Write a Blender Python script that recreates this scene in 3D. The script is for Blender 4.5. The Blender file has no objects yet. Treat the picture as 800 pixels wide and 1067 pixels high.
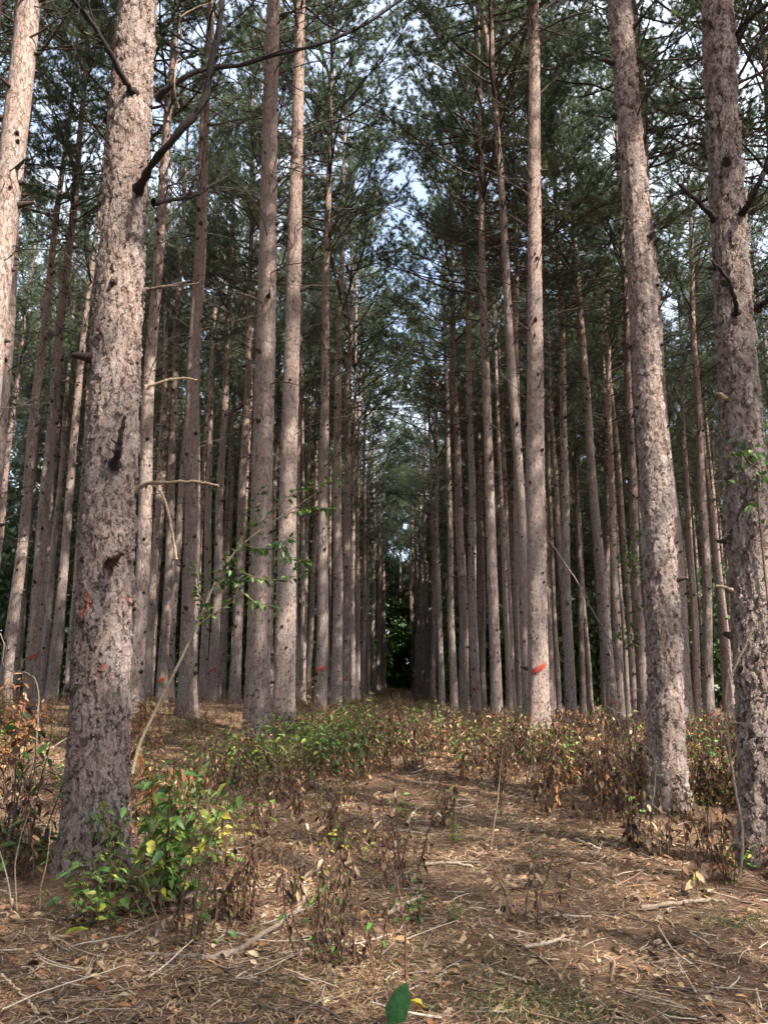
import bpy, math
import numpy as np
from mathutils import Vector, Matrix, Quaternion

RS = np.random.RandomState
R = math.radians
scene = bpy.context.scene
COL = scene.collection

# ------------------------------------------------------------------ camera
CAM = np.array([0.0, 0.0, 1.35])
F = 800.0                      # focal length in photo pixels (800 x 1067)
PITCH, YAW = R(11.8), R(0.86)
cd = bpy.data.cameras.new('camera'); co = bpy.data.objects.new('camera', cd); COL.objects.link(co)
co.location = CAM; co.rotation_euler = (math.pi/2+PITCH, 0, YAW)
cd.sensor_fit = 'VERTICAL'; cd.sensor_height = 36; cd.sensor_width = 27
cd.lens = 36*F/1067; cd.clip_start = 0.05; cd.clip_end = 2000
scene.camera = co
CR = np.array(co.rotation_euler.to_matrix())

def ray(px, py):
    v = CR @ np.array([(px-400)/F, (533.5-py)/F, -1.0])
    return v/np.linalg.norm(v)
def at(px, py, Y):                      # the point of a pixel at distance Y
    v = ray(px, py); return CAM + v*(Y/v[1])
def project(p):
    q = CR.T @ (np.asarray(p)-CAM)
    return 400+F*q[0]/-q[2], 533.5-F*q[1]/-q[2]

# ------------------------------------------------------------------ noise and terrain
_r = RS(11)
_W = [(_r.uniform(0.7, 1.4)*2**o, _r.uniform(0, 6.28), _r.uniform(0, 6.28), 0.6**o) for o in range(5) for _ in range(3)]
def vnoise(x, y, s=1.0):
    t = 0; n = 0
    for f, a, ph, am in _W:
        t = t + am*np.sin((x*math.cos(a)+y*math.sin(a))*f*s+ph+1.3*np.sin((y*math.cos(a)-x*math.sin(a))*f*s*0.7+ph*2)); n += am
    return t/n*1.6
def sstep(a, b, x):
    t = np.clip((x-a)/(b-a), 0, 1); return t*t*(3-2*t)
def gz(x, y):
    x = np.asarray(x, float); y = np.asarray(y, float)
    base = 0.15*sstep(4, 14, y) - 0.65*sstep(22, 48, y) - 0.62*sstep(14, 30, y)*sstep(-0.3, 3.2, x) + 0.22*sstep(12, 17, y)*sstep(-2, -5, x)*sstep(60, 30, y)
    return base + 0.05*vnoise(x, y, 0.55)*sstep(70, 20, np.hypot(x, y)) + 0.018*vnoise(x+7, y-3, 2.3)
def ground_hit(px, py):
    v = ray(px, py); t = 1.0
    while t < 90:
        p = CAM+v*t
        if p[2] <= gz(p[0], p[1]): break
        t += 0.02
    return p
def hpx(n, p):                          # photo pixels -> metres at point p
    return n*abs(np.dot(p-CAM, CR @ np.array([0, 0, -1.0])))/F

# ------------------------------------------------------------------ mesh builder
class MB:
    def __init__(s): s.v = []; s.f = []; s.c = []; s.m = []; s.n = 0; s.sm = []
    def add(s, V, Fc, col=(1, 1, 1), mat=0, smooth=True):
        V = np.asarray(V, np.float32).reshape(-1, 3); Fc = np.asarray(Fc, np.int64)
        s.v.append(V); s.f.append(Fc+s.n); s.n += len(V)
        c = np.asarray(col, np.float32)
        s.c.append(np.broadcast_to(c, (len(V), 3)) if c.ndim == 1 else c)
        s.m.append(np.full(len(Fc), mat, np.int32)); s.sm.append(np.full(len(Fc), smooth))
    def merge(s, o, M=None, sc=1.0):
        for V, Fc, c, m, sm in zip(o.v, o.f, o.c, o.m, o.sm):
            s.v.append(V if M is None else (V @ M[:3, :3].T + M[:3, 3]).astype(np.float32))
            s.f.append(Fc+s.n); s.c.append(c); s.m.append(m); s.sm.append(sm)
        s.n += o.n
    def mesh(s, name, mats):
        me = bpy.data.meshes.new(name)
        V = np.concatenate(s.v)
        nl = sum(f.size for f in s.f); nf = sum(len(f) for f in s.f)
        me.vertices.add(len(V)); me.vertices.foreach_set('co', V.ravel())
        me.loops.add(nl); me.polygons.add(nf)
        me.loops.foreach_set('vertex_index', np.concatenate([f.ravel() for f in s.f]).astype(np.int32))
        tot = np.concatenate([np.full(len(f), f.shape[1], np.int32) for f in s.f])
        me.polygons.foreach_set('loop_start', (np.cumsum(tot)-tot).astype(np.int32))
        me.polygons.foreach_set('material_index', np.concatenate(s.m))
        me.polygons.foreach_set('use_smooth', np.concatenate(s.sm))
        a = me.attributes.new('Col', 'FLOAT_COLOR', 'POINT')
        c = np.concatenate(s.c); a.data.foreach_set('color', np.c_[c, np.ones(len(c))].astype(np.float32).ravel())
        for m in mats: me.materials.append(m)
        me.update(calc_edges=True)
        return me
    def build(s, name, mats, parent=None, loc=None):
        me = s.mesh(name, mats if isinstance(mats, (list, tuple)) else [mats])
        return link(name, me, parent, loc)
def link(name, me, parent=None, loc=None):
    o = bpy.data.objects.new(name, me); COL.objects.link(o)
    if parent is not None: o.parent = parent
    if loc is not None: o.location = loc
    return o
def tag(o, label=None, cat=None, group=None, kind=None):
    for k, v in (('label', label), ('category', cat), ('group', group), ('kind', kind)):
        if v: o[k] = v
    return o
def thing(name, label, cat, loc=(0, 0, 0), group=None):
    o = bpy.data.objects.new(name, None); COL.objects.link(o)
    o.location = [float(a) for a in loc]; o.empty_display_size = 0.2
    return tag(o, label, cat, group)

def unit(v): return v/np.maximum(np.linalg.norm(v, axis=-1, keepdims=True), 1e-9)
def tube(mb, P, rad, sides=6, col=(1, 1, 1), mat=0, cap=False):
    P = np.asarray(P, float); n = len(P); rad = np.broadcast_to(np.asarray(rad, float), (n,))
    T = unit(np.gradient(P, axis=0)); mean = unit(T.mean(0))
    ref = np.array([0, 0, 1.0]) if abs(mean[2]) < 0.8 else np.array([0, 1.0, 0.0])
    U = unit(np.cross(T, ref)); W = np.cross(T, U)
    a = np.arange(sides)*2*math.pi/sides
    V = P[:, None]+rad[:, None, None]*(np.cos(a)[None, :, None]*U[:, None]+np.sin(a)[None, :, None]*W[:, None])
    i = np.arange(n-1)[:, None]*sides; j = np.arange(sides)[None]; k = (j+1) % sides
    Fq = np.stack([i+j, i+k, i+sides+k, i+sides+j], -1).reshape(-1, 4)
    c = np.asarray(col, float)
    if c.ndim == 2: c = np.repeat(c, sides, axis=0)
    mb.add(V.reshape(-1, 3), Fq[:, ::-1], c, mat)
    if cap:
        b = (n-1)*sides; mb.add(V[-1], [list(range(sides))[::-1]], c if c.ndim == 1 else c[-sides:], mat, False)
def curve(p0, d0, L, n, rng, wig=0.12, up=0.0, droop=0.0):
    """a wandering path from p0 along d0"""
    P = [np.array(p0, float)]; d = unit(np.array(d0, float)); st = L/(n-1)
    for i in range(n-1):
        d = unit(d+rng.normal(0, wig, 3)+np.array([0, 0, up-droop])/(n-1))
        P.append(P[-1]+d*st)
    return np.array(P)
def spline(pts, n=24):
    pts = np.asarray(pts, float); m = len(pts); out = []
    t = np.linspace(0, m-1, n)
    for u in t:
        i = min(int(u), m-2); f = u-i
        p0, p1, p2, p3 = pts[max(i-1, 0)], pts[i], pts[i+1], pts[min(i+2, m-1)]
        out.append(0.5*((2*p1)+(-p0+p2)*f+(2*p0-5*p1+4*p2-p3)*f*f+(-p0+3*p1-3*p2+p3)*f**3))
    return np.array(out)

# ------------------------------------------------------------------ materials
def nodes(name):
    m = bpy.data.materials.new(name); m.use_nodes = True
    nt = m.node_tree; nt.nodes.clear()
    return m, nt
class N:
    def __init__(s, nt): s.nt = nt
    def __call__(s, t, ins={}, **kw):
        n = s.nt.nodes.new(t)
        for k, v in kw.items(): setattr(n, k, v)
        for k, v in ins.items(): s.set(n, k, v)
        return n
    def set(s, n, k, v):
        sock = n.inputs[k]
        if hasattr(v, 'is_output') or isinstance(v, bpy.types.NodeSocket): s.nt.links.new(v, sock)
        else: sock.default_value = v
    def ramp(s, fac, stops, interp='LINEAR'):
        n = s.nt.nodes.new('ShaderNodeValToRGB'); s.nt.links.new(fac, n.inputs[0]); cr = n.color_ramp; cr.interpolation = interp
        while len(cr.elements) < len(stops): cr.elements.new(0.5)
        for e, (p, c) in zip(cr.elements, stops):
            e.position = p; e.color = (*c, 1) if len(c) == 3 else c
        return n.outputs[0]
    def mix(s, f, a, b, mode='MIX'):
        n = s.nt.nodes.new('ShaderNodeMix'); n.data_type = 'RGBA'; n.blend_type = mode
        for idx, v in ((0, f), (6, a), (7, b)):
            if isinstance(v, bpy.types.NodeSocket): s.nt.links.new(v, n.inputs[idx])
            elif idx == 0: n.inputs[0].default_value = v
            else: n.inputs[idx].default_value = (*v, 1) if len(v) == 3 else v
        return n.outputs[2]
    def math(s, op, a, b=None, c=None):
        n = s.nt.nodes.new('ShaderNodeMath'); n.operation = op
        for i, v in enumerate((a, b, c)):
            if v is None: continue
            if isinstance(v, bpy.types.NodeSocket): s.nt.links.new(v, n.inputs[i])
            else: n.inputs[i].default_value = v
        return n.outputs[0]
    def mapr(s, v, a, b, c=0.0, d=1.0, smooth=True):
        n = s.nt.nodes.new('ShaderNodeMapRange'); n.interpolation_type = 'SMOOTHSTEP' if smooth else 'LINEAR'
        s.nt.links.new(v, n.inputs[0])
        for i, x in enumerate((a, b, c, d)): n.inputs[i+1].default_value = x
        return n.outputs[0]
    def vscale(s, v, sc):
        n = s.nt.nodes.new('ShaderNodeVectorMath'); n.operation = 'MULTIPLY'; s.nt.links.new(v, n.inputs[0]); n.inputs[1].default_value = sc
        return n.outputs[0]
    def vadd(s, a, b):
        n = s.nt.nodes.new('ShaderNodeVectorMath'); n.operation = 'ADD'; s.nt.links.new(a, n.inputs[0]); s.nt.links.new(b, n.inputs[1]); return n.outputs[0]
    def noise(s, v, sc, det=4, rough=0.55):
        n = s('ShaderNodeTexNoise', {'Vector': v, 'Scale': sc, 'Detail': det, 'Roughness': rough}); return n

def bark_material(name, disp=0.0, paint=False, bump=0.6, cell=1.0, simple=False):
    m, nt = nodes(name); g = N(nt)
    tc = g('ShaderNodeTexCoord'); oi = g('ShaderNodeObjectInfo')
    P0 = tc.outputs['Object']
    if disp == 0:      # shared trunks: shift the pattern per tree
        off = g('ShaderNodeCombineXYZ', {'Z': g.math('MULTIPLY', oi.outputs['Random'], 37.0)}).outputs[0]
        P0 = g.vadd(P0, off)
    wn = g.noise(P0, 9.0, 4, 0.65)
    wc = g('ShaderNodeVectorMath', {0: wn.outputs['Color'], 1: (0.5, 0.5, 0.5)}, operation='SUBTRACT').outputs[0]
    P = g.vadd(P0, g.vscale(wc, (0.09, 0.09, 0.20)))
    n1 = g.noise(g.vscale(P, (13*cell, 13*cell, 3.6*cell)), 1.0, 6, 0.6).outputs[0]
    n2 = g.noise(g.vscale(P, (60*cell, 60*cell, 20*cell)), 1.0, 4, 0.6).outputs[0]
    def plates(sc, r):                                   # loose scales: each with its own height, lifted at one end
        c = g.vscale(P, sc)
        vf = g('ShaderNodeTexVoronoi', {'Vector': c, 'Scale': 1.0, 'Randomness': 1.0}); rc = g('ShaderNodeSeparateColor', {'Color': vf.outputs['Color']})
        lo = g('ShaderNodeVectorMath', {0: c, 1: vf.outputs['Position']}, operation='SUBTRACT').outputs[0]
        dr = g('ShaderNodeVectorMath', {0: vf.outputs['Color'], 1: (0.5, 0.5, 0.78)}, operation='SUBTRACT').outputs[0]
        tilt = g('ShaderNodeVectorMath', {0: lo, 1: dr}, operation='DOT_PRODUCT').outputs['Value']
        ed = g('ShaderNodeTexVoronoi', {'Vector': c, 'Scale': 1.0, 'Randomness': 1.0}, feature='DISTANCE_TO_EDGE').outputs[0]
        return rc.outputs[0], rc.outputs[1], tilt, ed
    ra, rb, ta, ea = plates((20*cell, 20*cell, 5.2*cell), 0)
    if simple: rd, re_, tb, eb = ra, rb, ta, ea
    else: rd, re_, tb, eb = plates((50*cell, 50*cell, 16*cell), 1)
    brk = g.noise(P0, 16, 3, 0.6).outputs[0]                              # the furrows come and go
    furrow = g.mapr(g.math('ADD', ea, g.mapr(brk, 0.38, 0.60, -0.06, 0.10)), 0.0, 0.085)
    small = g.mapr(g.math('ADD', eb, g.mapr(n2, 0.36, 0.60, -0.07, 0.12)), 0.0, 0.085)
    lv = g.math('ADD', g.math('MULTIPLY', ra, 0.5), g.math('MULTIPLY', rd, 0.5))
    fine = g.noise(g.vscale(P0, (1, 1, 0.5)), 120, 4, 0.65).outputs[0]
    big = g.noise(g.vscale(P0, (1, 1, 0.45)), 4.0, 4, 0.6).outputs[0]
    plate = g.math('ADD', g.math('MULTIPLY', lv, 0.7), g.math('MULTIPLY', g.mapr(n1, 0.3, 0.7), 0.3))
    colr = g.ramp(plate, [(0.10, (0.27, 0.180, 0.142)), (0.34, (0.335, 0.240, 0.195)), (0.52, (0.385, 0.300, 0.258)), (0.72, (0.425, 0.350, 0.31)), (0.92, (0.38, 0.235, 0.17))])
    grey = g.mix(g.mapr(big, 0.38, 0.62, 0.0, 0.8), colr, g.mix(0.5, colr, (0.33, 0.315, 0.30)))
    sepz = g('ShaderNodeSeparateXYZ', {'Vector': tc.outputs['Object']}).outputs[2]
    redup = g.mapr(sepz, 3.0, 13.0, 0.04, 0.45)
    colh = g.mix(redup, grey, g.mix(0.5, grey, (0.43, 0.235, 0.15)))
    per = g.mapr(oi.outputs['Random'], 0, 1, 0.66, 1.0, False)
    colp = g.mix(1.0, colh, g('ShaderNodeCombineColor', {0: per, 1: per, 2: per}).outputs[0], 'MULTIPLY')
    hue = g.math('FRACT', g.math('MULTIPLY', oi.outputs['Random'], 7.31))
    colp = g.mix(g.math('MULTIPLY', hue, 0.45), colp, g.mix(1.0, colp, (0.93, 1.0, 1.03), 'MULTIPLY'))
    colf = g.mix(g.mapr(fine, 0.32, 0.68, 0.0, 0.36), colp, (0.17, 0.112, 0.088))
    crk = g.math('MULTIPLY', g.mapr(furrow, 0, 1, 0.16, 1.0), g.math('MULTIPLY', g.mapr(n1, 0.30, 0.46, 0.80, 1.0), g.mapr(small, 0, 1, 0.50, 1.0)))
    crack = g.math('MAXIMUM', crk, g.mapr(sepz, 0.8, 4.5, 0.10, 0.36))     # the bark grows smoother up the trunk
    colc = g.mix(crack, (0.085, 0.060, 0.049), colf)
    if paint:
        pn = g.noise(P0, 55, 3, 0.6).outputs[0]
        colc = g.mix(g.mapr(pn, 0.40, 0.58, 0.85, 0.10), colc, (0.42, 0.07, 0.045))
    h = g.math('ADD', g.math('ADD', g.math('ADD', g.math('MULTIPLY', ra, 0.55), g.math('MULTIPLY', ta, 0.75)), g.math('MULTIPLY', furrow, 0.28)),
               g.math('ADD', g.math('ADD', g.math('MULTIPLY', rd, 0.26), g.math('MULTIPLY', tb, 0.38)), g.math('ADD', g.math('MULTIPLY', small, 0.14), g.math('ADD', g.math('MULTIPLY', fine, 0.14), g.math('MULTIPLY', n1, 0.5)))))
    b = g('ShaderNodeBsdfPrincipled', {'Base Color': colc, 'Roughness': 0.9, 'Specular IOR Level': 0.12})
    out = g('ShaderNodeOutputMaterial')
    nt.links.new(b.outputs[0], out.inputs[0])
    if disp:
        hh = g.math('ADD', h, 0.12) if paint else h
        d = g('ShaderNodeDisplacement', {'Height': hh, 'Midlevel': 1.10, 'Scale': disp})
        nt.links.new(d.outputs[0], out.inputs['Displacement']); m.displacement_method = 'BOTH'
    else:
        bn = g('ShaderNodeBump', {'Height': h, 'Strength': bump, 'Distance': 0.025}); nt.links.new(bn.outputs[0], b.inputs['Normal'])
    return m

def col_material(name, rough=0.7, trans=0.0, spec=0.3, var=0.0, bump=0.0, bscale=60):
    m, nt = nodes(name); g = N(nt)
    a = g('ShaderNodeAttribute', attribute_name='Col').outputs['Color']
    if var:
        tc = g('ShaderNodeTexCoord').outputs['Object']
        nz = g.noise(tc, bscale, 3).outputs[0]
        k = g.mapr(nz, 0.25, 0.75, 1-var, 1+var)
        a = g.mix(1.0, a, g('ShaderNodeCombineColor', {0: k, 1: k, 2: k}).outputs[0], 'MULTIPLY')
    b = g('ShaderNodeBsdfPrincipled', {'Base Color': a, 'Roughness': rough, 'Specular IOR Level': spec})
    sh = b.outputs[0]
    if bump:
        bn = g('ShaderNodeBump', {'Height': nz, 'Strength': bump, 'Distance': 0.01}); nt.links.new(bn.outputs[0], b.inputs['Normal'])
    if trans:
        t = g('ShaderNodeBsdfTranslucent', {'Color': a})
        mx = g('ShaderNodeMixShader', {0: trans, 1: sh, 2: t.outputs[0]}); sh = mx.outputs[0]
    o = g('ShaderNodeOutputMaterial'); nt.links.new(sh, o.inputs[0])
    return m

def ground_material():
    m, nt = nodes('forest_floor'); g = N(nt)
    P = g('ShaderNodeTexCoord').outputs['Object']
    w = g.noise(P, 9, 3).outputs['Color']
    Pw = g.vadd(P, g.vscale(w, (0.12, 0.12, 0.12)))
    def strands(rot, sc):
        mp = g('ShaderNodeMapping', {'Vector': Pw, 'Rotation': (0, 0, rot), 'Scale': (sc, sc*9, 1)})
        return g.noise(mp.outputs[0], 1.0, 3, 0.6).outputs[0]
    s = g.math('MAXIMUM', g.math('MAXIMUM', strands(0.3, 11), strands(1.5, 13)), strands(2.5, 12))
    litter = g.ramp(s, [(0.42, (0.040, 0.025, 0.018)), (0.55, (0.125, 0.074, 0.048)), (0.67, (0.26, 0.16, 0.10)), (0.82, (0.42, 0.30, 0.20))])
    soil = g.ramp(g.noise(P, 22, 5, 0.65).outputs[0], [(0.3, (0.040, 0.026, 0.018)), (0.7, (0.15, 0.095, 0.058))])
    pat = g.noise(P, 1.1, 4, 0.6).outputs[0]
    c = g.mix(g.mapr(pat, 0.38, 0.6, 0.25, 0.95), soil, litter)
    moss = g.mapr(g.noise(g.vadd(P, g('ShaderNodeCombineXYZ', {0: 4.0}).outputs[0]), 0.8, 4, 0.65).outputs[0], 0.57, 0.70, 0.0, 0.55)
    c = g.mix(moss, c, g.ramp(g.noise(P, 60, 3).outputs[0], [(0.3, (0.03, 0.035, 0.012)), (0.7, (0.10, 0.10, 0.035))]))
    h = g.math('ADD', g.math('MULTIPLY', s, 0.6), g.math('MULTIPLY', g.noise(P, 35, 4, 0.7).outputs[0], 0.8))
    bn = g('ShaderNodeBump', {'Height': h, 'Strength': 0.9, 'Distance': 0.03})
    b = g('ShaderNodeBsdfPrincipled', {'Base Color': c, 'Roughness': 0.95, 'Specular IOR Level': 0.1, 'Normal': bn.outputs[0]})
    o = g('ShaderNodeOutputMaterial'); nt.links.new(b.outputs[0], o.inputs[0])
    return m

M_BARK_NEAR = bark_material('pine_bark_deep', disp=0.042)
M_BARK_MID = bark_material('pine_bark_mid', disp=0.020, cell=1.0)
M_BARK = bark_material('pine_bark', bump=0.8, cell=1.25, simple=True)
M_PAINT_NEAR = bark_material('red_paint_worn', disp=0.042, paint=True)
M_PAINT = col_material('red_paint', 0.6, var=0.35, bscale=40)
M_NEEDLE = col_material('pine_needles', 0.5, trans=0.33, spec=0.4)
M_WOOD = col_material('dead_wood', 0.9, spec=0.12, var=0.35, bump=0.5, bscale=70)
M_LEAF = col_material('broad_leaf', 0.42, trans=0.30, spec=0.45, var=0.2, bscale=25)
M_DRY = col_material('dry_leaf', 0.8, trans=0.12, spec=0.15, var=0.25, bscale=40)
M_LITTER = col_material('needle_litter', 0.85, spec=0.15)
M_GROUND = ground_material()

# ------------------------------------------------------------------ pine pieces
H_TREE = 27.5
def trunk_radius(z, r0):
    """r0 = radius two metres up"""
    z = np.asarray(z, float)
    t = np.clip(1-z/H_TREE, 0, 1)**0.72/(1-2/H_TREE)**0.72
    return r0*(t+0.40*np.exp(-np.maximum(z, -0.3)/0.26)+0.10*np.exp(-np.maximum(z, 0)/1.1))+0.012
def trunk_arrays(r0, rng, zs, sides, bend=0.03, flute=0.05, path=None):
    zs = np.asarray(zs, float)
    ph = rng.uniform(0, 6.28, 6)
    cx = bend*(np.sin(zs*0.33+ph[0])+0.5*np.sin(zs*0.9+ph[1])); cy = bend*(np.sin(zs*0.3+ph[2])+0.5*np.sin(zs*0.8+ph[3]))
    cx -= np.interp(0, zs, cx); cy -= np.interp(0, zs, cy)
    if path is not None: cx = cx+path(zs)
    a = np.arange(sides)*2*math.pi/sides
    r = trunk_radius(zs, r0)
    fl = 1+flute*np.exp(-np.maximum(zs, 0)/0.42)[:, None]*(1.5*np.sin(3*a+ph[4])+1.1*np.sin(5*a+ph[3])+0.7*np.sin(8*a+ph[2]))[None]+0.02*np.sin(2*a[None]+zs[:, None]*0.7+ph[5])
    X = cx[:, None]+r[:, None]*fl*np.cos(a)[None]; Y = cy[:, None]+r[:, None]*fl*np.sin(a)[None]
    V = np.stack([X, Y, np.broadcast_to(zs[:, None], X.shape)], -1)
    n = len(zs)
    i = np.arange(n-1)[:, None]*sides; j = np.arange(sides)[None]; k = (j+1) % sides
    Fq = np.stack([i+j, i+k, i+sides+k, i+sides+j], -1).reshape(-1, 4)
    return V.reshape(-1, 3), Fq, (lambda z: (np.interp(z, zs, cx), np.interp(z, zs, cy), np.interp(z, zs, r)))
STUB = (0.05, 0.036, 0.03)
def add_stubs(mb, axis, rng, z0, z1, dens=2.6, big=1.0, mat=1):
    z = z0
    while z < z1:
        z += rng.exponential(1/dens) + 0.08
        cx, cy, r = axis(z); a = rng.uniform(0, 6.28)
        d = np.array([math.cos(a), math.sin(a), rng.uniform(-0.1, 0.5)]); L = rng.choice([0.02, 0.035, 0.06, 0.11], p=[.32, .28, .24, .16])*big
        p = np.array([cx+math.cos(a)*(r-0.03), cy+math.sin(a)*(r-0.03), z]); q = p+unit(d)*(0.035+L)
        rr = rng.uniform(0.012, 0.026)*big
        tube(mb, [p, (p+q)/2, q], [rr*1.7, rr*1.1, rr*0.55], 5, STUB, mat, cap=True)

def tufts(mb, P, D, rng, K, ln, w, cols, spread=0.75, mat=0):
    M = len(P); P = np.repeat(P, K, 0); D = np.repeat(D, K, 0); c = np.repeat(cols, K, 0)
    d = unit(D*0.55+rng.normal(0, 1, (M*K, 3))*spread*0.62)
    L = ln*rng.uniform(0.6, 1.15, (M*K, 1)); b = P-unit(D)*rng.uniform(0, ln*0.45, (M*K, 1))
    s = unit(np.cross(d, rng.normal(0, 1, (M*K, 3))))*w*0.5
    V = np.stack([b-s, b+s, b+d*L], 1).reshape(-1, 3)
    c = c*rng.uniform(0.75, 1.25, (M*K, 1))
    mb.add(V, np.arange(M*K*3).reshape(-1, 3), np.repeat(c, 3, 0), mat, False)

WOOD = np.array([0.075, 0.058, 0.050])
def crown_builder(seed, K=30, nb=68, lod=1.0, z0=15.0, width=0.0128, nln=0.145, dead=True):
    rng = RS(seed); mb = MB()
    sides = 5 if lod >= 1 else 3
    TP, TD, TC = [], [], []
    def limb(p, d, L, r, n, up, droop, wig=0.10):
        P = curve(p, d, L, n, rng, wig, up, droop)
        tube(mb, P, np.linspace(r, r*0.25, n), sides, WOOD*rng.uniform(0.7, 1.2), 1)
        return P
    zz = np.sort(z0+(H_TREE-0.6-z0)*rng.rand(nb)**0.92)
    for z in zz:
        f = (z-z0)/(H_TREE-z0)
        L = (3.3*(1-f)**0.50+0.35)*rng.uniform(0.6, 1.2)*(0.75 if f < 0.06 else 1)
        a = rng.uniform(0, 6.28); el = R(rng.uniform(2, 26)+38*f)
        d = np.array([math.cos(a)*math.cos(el), math.sin(a)*math.cos(el), math.sin(el)])
        P = limb((0, 0, z), d, L, 0.009+0.0065*L, 9, 0.55, 0.0)
        T = unit(np.gradient(P, axis=0))
        ns = int((5+L*7.0)*lod)
        base = np.array([0.084, 0.124, 0.072])*rng.uniform(0.7, 1.3)+np.array([0.03, 0.024, 0.0])*rng.rand()
        for k in range(ns):
            u = rng.uniform(0.30, 1.0)**0.8; i = min(int(u*8), 7); p = P[i]+(P[i+1]-P[i])*(u*8-i) if i < 8 else P[8]
            side = rng.normal(0, 1, 3); dd = unit(T[i]*0.7+unit(side)*0.9+np.array([0, 0, 0.35]))
            l2 = rng.uniform(0.2, 0.75)*min(1, L*0.5+0.2)
            Q = curve(p, dd, l2, 4, rng, 0.14, 0.5)
            if lod >= 1: tube(mb, Q, np.linspace(0.007, 0.004, 4), 3, WOOD*0.9, 1)
            TP.append(Q[3]); TD.append(unit(Q[3]-Q[2])); TC.append(base)
            if rng.rand() < 0.45: TP.append(Q[2]); TD.append(unit(Q[3]-Q[1]+rng.normal(0, .15, 3))); TC.append(base*0.95)
            if rng.rand() < 0.5:
                e = unit(dd+rng.normal(0, 0.7, 3)); TP.append(Q[2]+e*0.22); TD.append(e); TC.append(base)
        TP.append(P[-1]); TD.append(T[-1]); TC.append(base)
    tufts(mb, np.array(TP), np.array(TD), rng, K, nln, width, np.array(TC), 1.15)
    if dead:                                     # bare dead limbs under the live crown
        for z in np.concatenate([rng.uniform(10.0, 16.5, 42), rng.uniform(4.4, 11, 22)]):
            a = rng.uniform(0, 6.28); el = R(rng.uniform(-12, 42)); L = rng.uniform(0.35, 2.3)*(0.45+0.55*min(1, (z-4)/9))
            d = np.array([math.cos(a)*math.cos(el), math.sin(a)*math.cos(el), math.sin(el)])
            P = limb((0, 0, z), d, L, 0.007+0.005*L, 7, 0.2, 0.25, 0.15)
            for k in range(int(L*2.2*min(1, lod*1.5))):
                i = rng.randint(2, 6); e = unit(unit(P[i]-P[i-1])+rng.normal(0, 0.6, 3))
                tube(mb, curve(P[i], e, rng.uniform(0.2, 0.7), 4, rng, 0.2), np.linspace(0.006, 0.003, 4), 3, WOOD*0.9, 1)
    return mb

CROWNS = [crown_builder(s).mesh('crown', [M_NEEDLE, M_WOOD]) for s in (1, 2, 3, 4, 5, 6)]
CROWN_CLEAN = crown_builder(7, dead=False).mesh('crown', [M_NEEDLE, M_WOOD])
TRUNKS = []
def plain_trunk(seed, r0=0.18, sides=18, nz=95):
    rng = RS(seed); mb = MB()
    zs = np.concatenate([np.linspace(-0.35, 1.2, 14), np.linspace(1.35, H_TREE-0.3, nz)])
    V, Fq, ax = trunk_arrays(r0, rng, zs, sides, 0.05)
    mb.add(V, Fq, (1, 1, 1), 0); add_stubs(mb, ax, rng, 0.8, 15, 5.5, 1.6)
    return mb
TRUNK_MB = [plain_trunk(40+s) for s in range(6)]
TRUNKS = [mb.mesh('trunk', [M_BARK, M_WOOD]) for mb in TRUNK_MB]

def lean_quat(v, yaw):
    q = Vector((0, 0, 1)).rotation_difference(Vector(v)); return (q @ Quaternion((0, 0, 1), yaw))
def place_pine(base, axis, r0, label, group, rng, crown=True, crown_scale=1.0):
    t = thing('pine_tree', label, 'pine tree', base, group)
    t.rotation_mode = 'QUATERNION'; t.rotation_quaternion = lean_quat(axis, 0)
    tr = link('trunk', TRUNKS[rng.randint(len(TRUNKS))], t)
    s = r0/0.18; tr.scale = (s, s, 1.0); tr.rotation_euler = (0, 0, rng.uniform(0, 6.28))
    if crown:
        c = link('crown', CROWNS[rng.randint(len(CROWNS))], t)
        c.rotation_euler = (0, 0, rng.uniform(0, 6.28)); k = crown_scale*rng.uniform(0.92, 1.1); c.scale = (k, k, 1.0)
        c.location = (0, 0, rng.uniform(-0.9, 0.5))
    return t

def mark_strip(t, base, axis, r0, px, py, d, rng, wpx):
    """a sprayed stroke that hugs the trunk, slanting up to the right, seen at photo height py"""
    bz = at(px, py, d)[2]-base[2]
    toward = unit(np.array([CAM[0]-base[0], CAM[1]-base[1]])); a0 = math.atan2(toward[1], toward[0])
    mb = MB(); n = 26; a = a0+np.linspace(-0.95, 0.95, n)*rng.uniform(0.7, 1.0)*(1 if wpx > 0 else 0.6)
    slope = rng.uniform(0.16, 0.32)*r0*2
    zc = bz+np.linspace(-1, 1, n)*slope*0.9+rng.normal(0, 0.008, n)
    hw = (0.035+0.03*np.sin(np.linspace(0.25, 3.0, n)))*rng.uniform(0.6, 1.4, n)*(0.8 if wpx > 0 else 0.6)
    rr = trunk_radius(zc, r0)+0.016
    rows = []
    for s in (-1, -0.33, 0.33, 1):
        rows.append(np.stack([rr*np.cos(a), rr*np.sin(a), zc+s*hw], -1))
    V = np.array(rows).reshape(-1, 3)
    i = np.arange(3)[:, None]*n; j = np.arange(n-1)[None]
    Fq = np.stack([i+j, i+j+1, i+n+j+1, i+n+j], -1).reshape(-1, 4)
    Fq = Fq[rng.rand(len(Fq)) > np.where(np.arange(len(Fq))//(n-1) == 1, .06, .30)]       # broken by the bark
    mb.add(V, Fq, (0.36, 0.045, 0.028), 0)
    o = mb.build('paint_mark', M_PAINT, t)
    q = t.rotation_quaternion.inverted()       # the stroke was worked out upright
    o.rotation_mode = 'QUATERNION'
    return o

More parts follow.
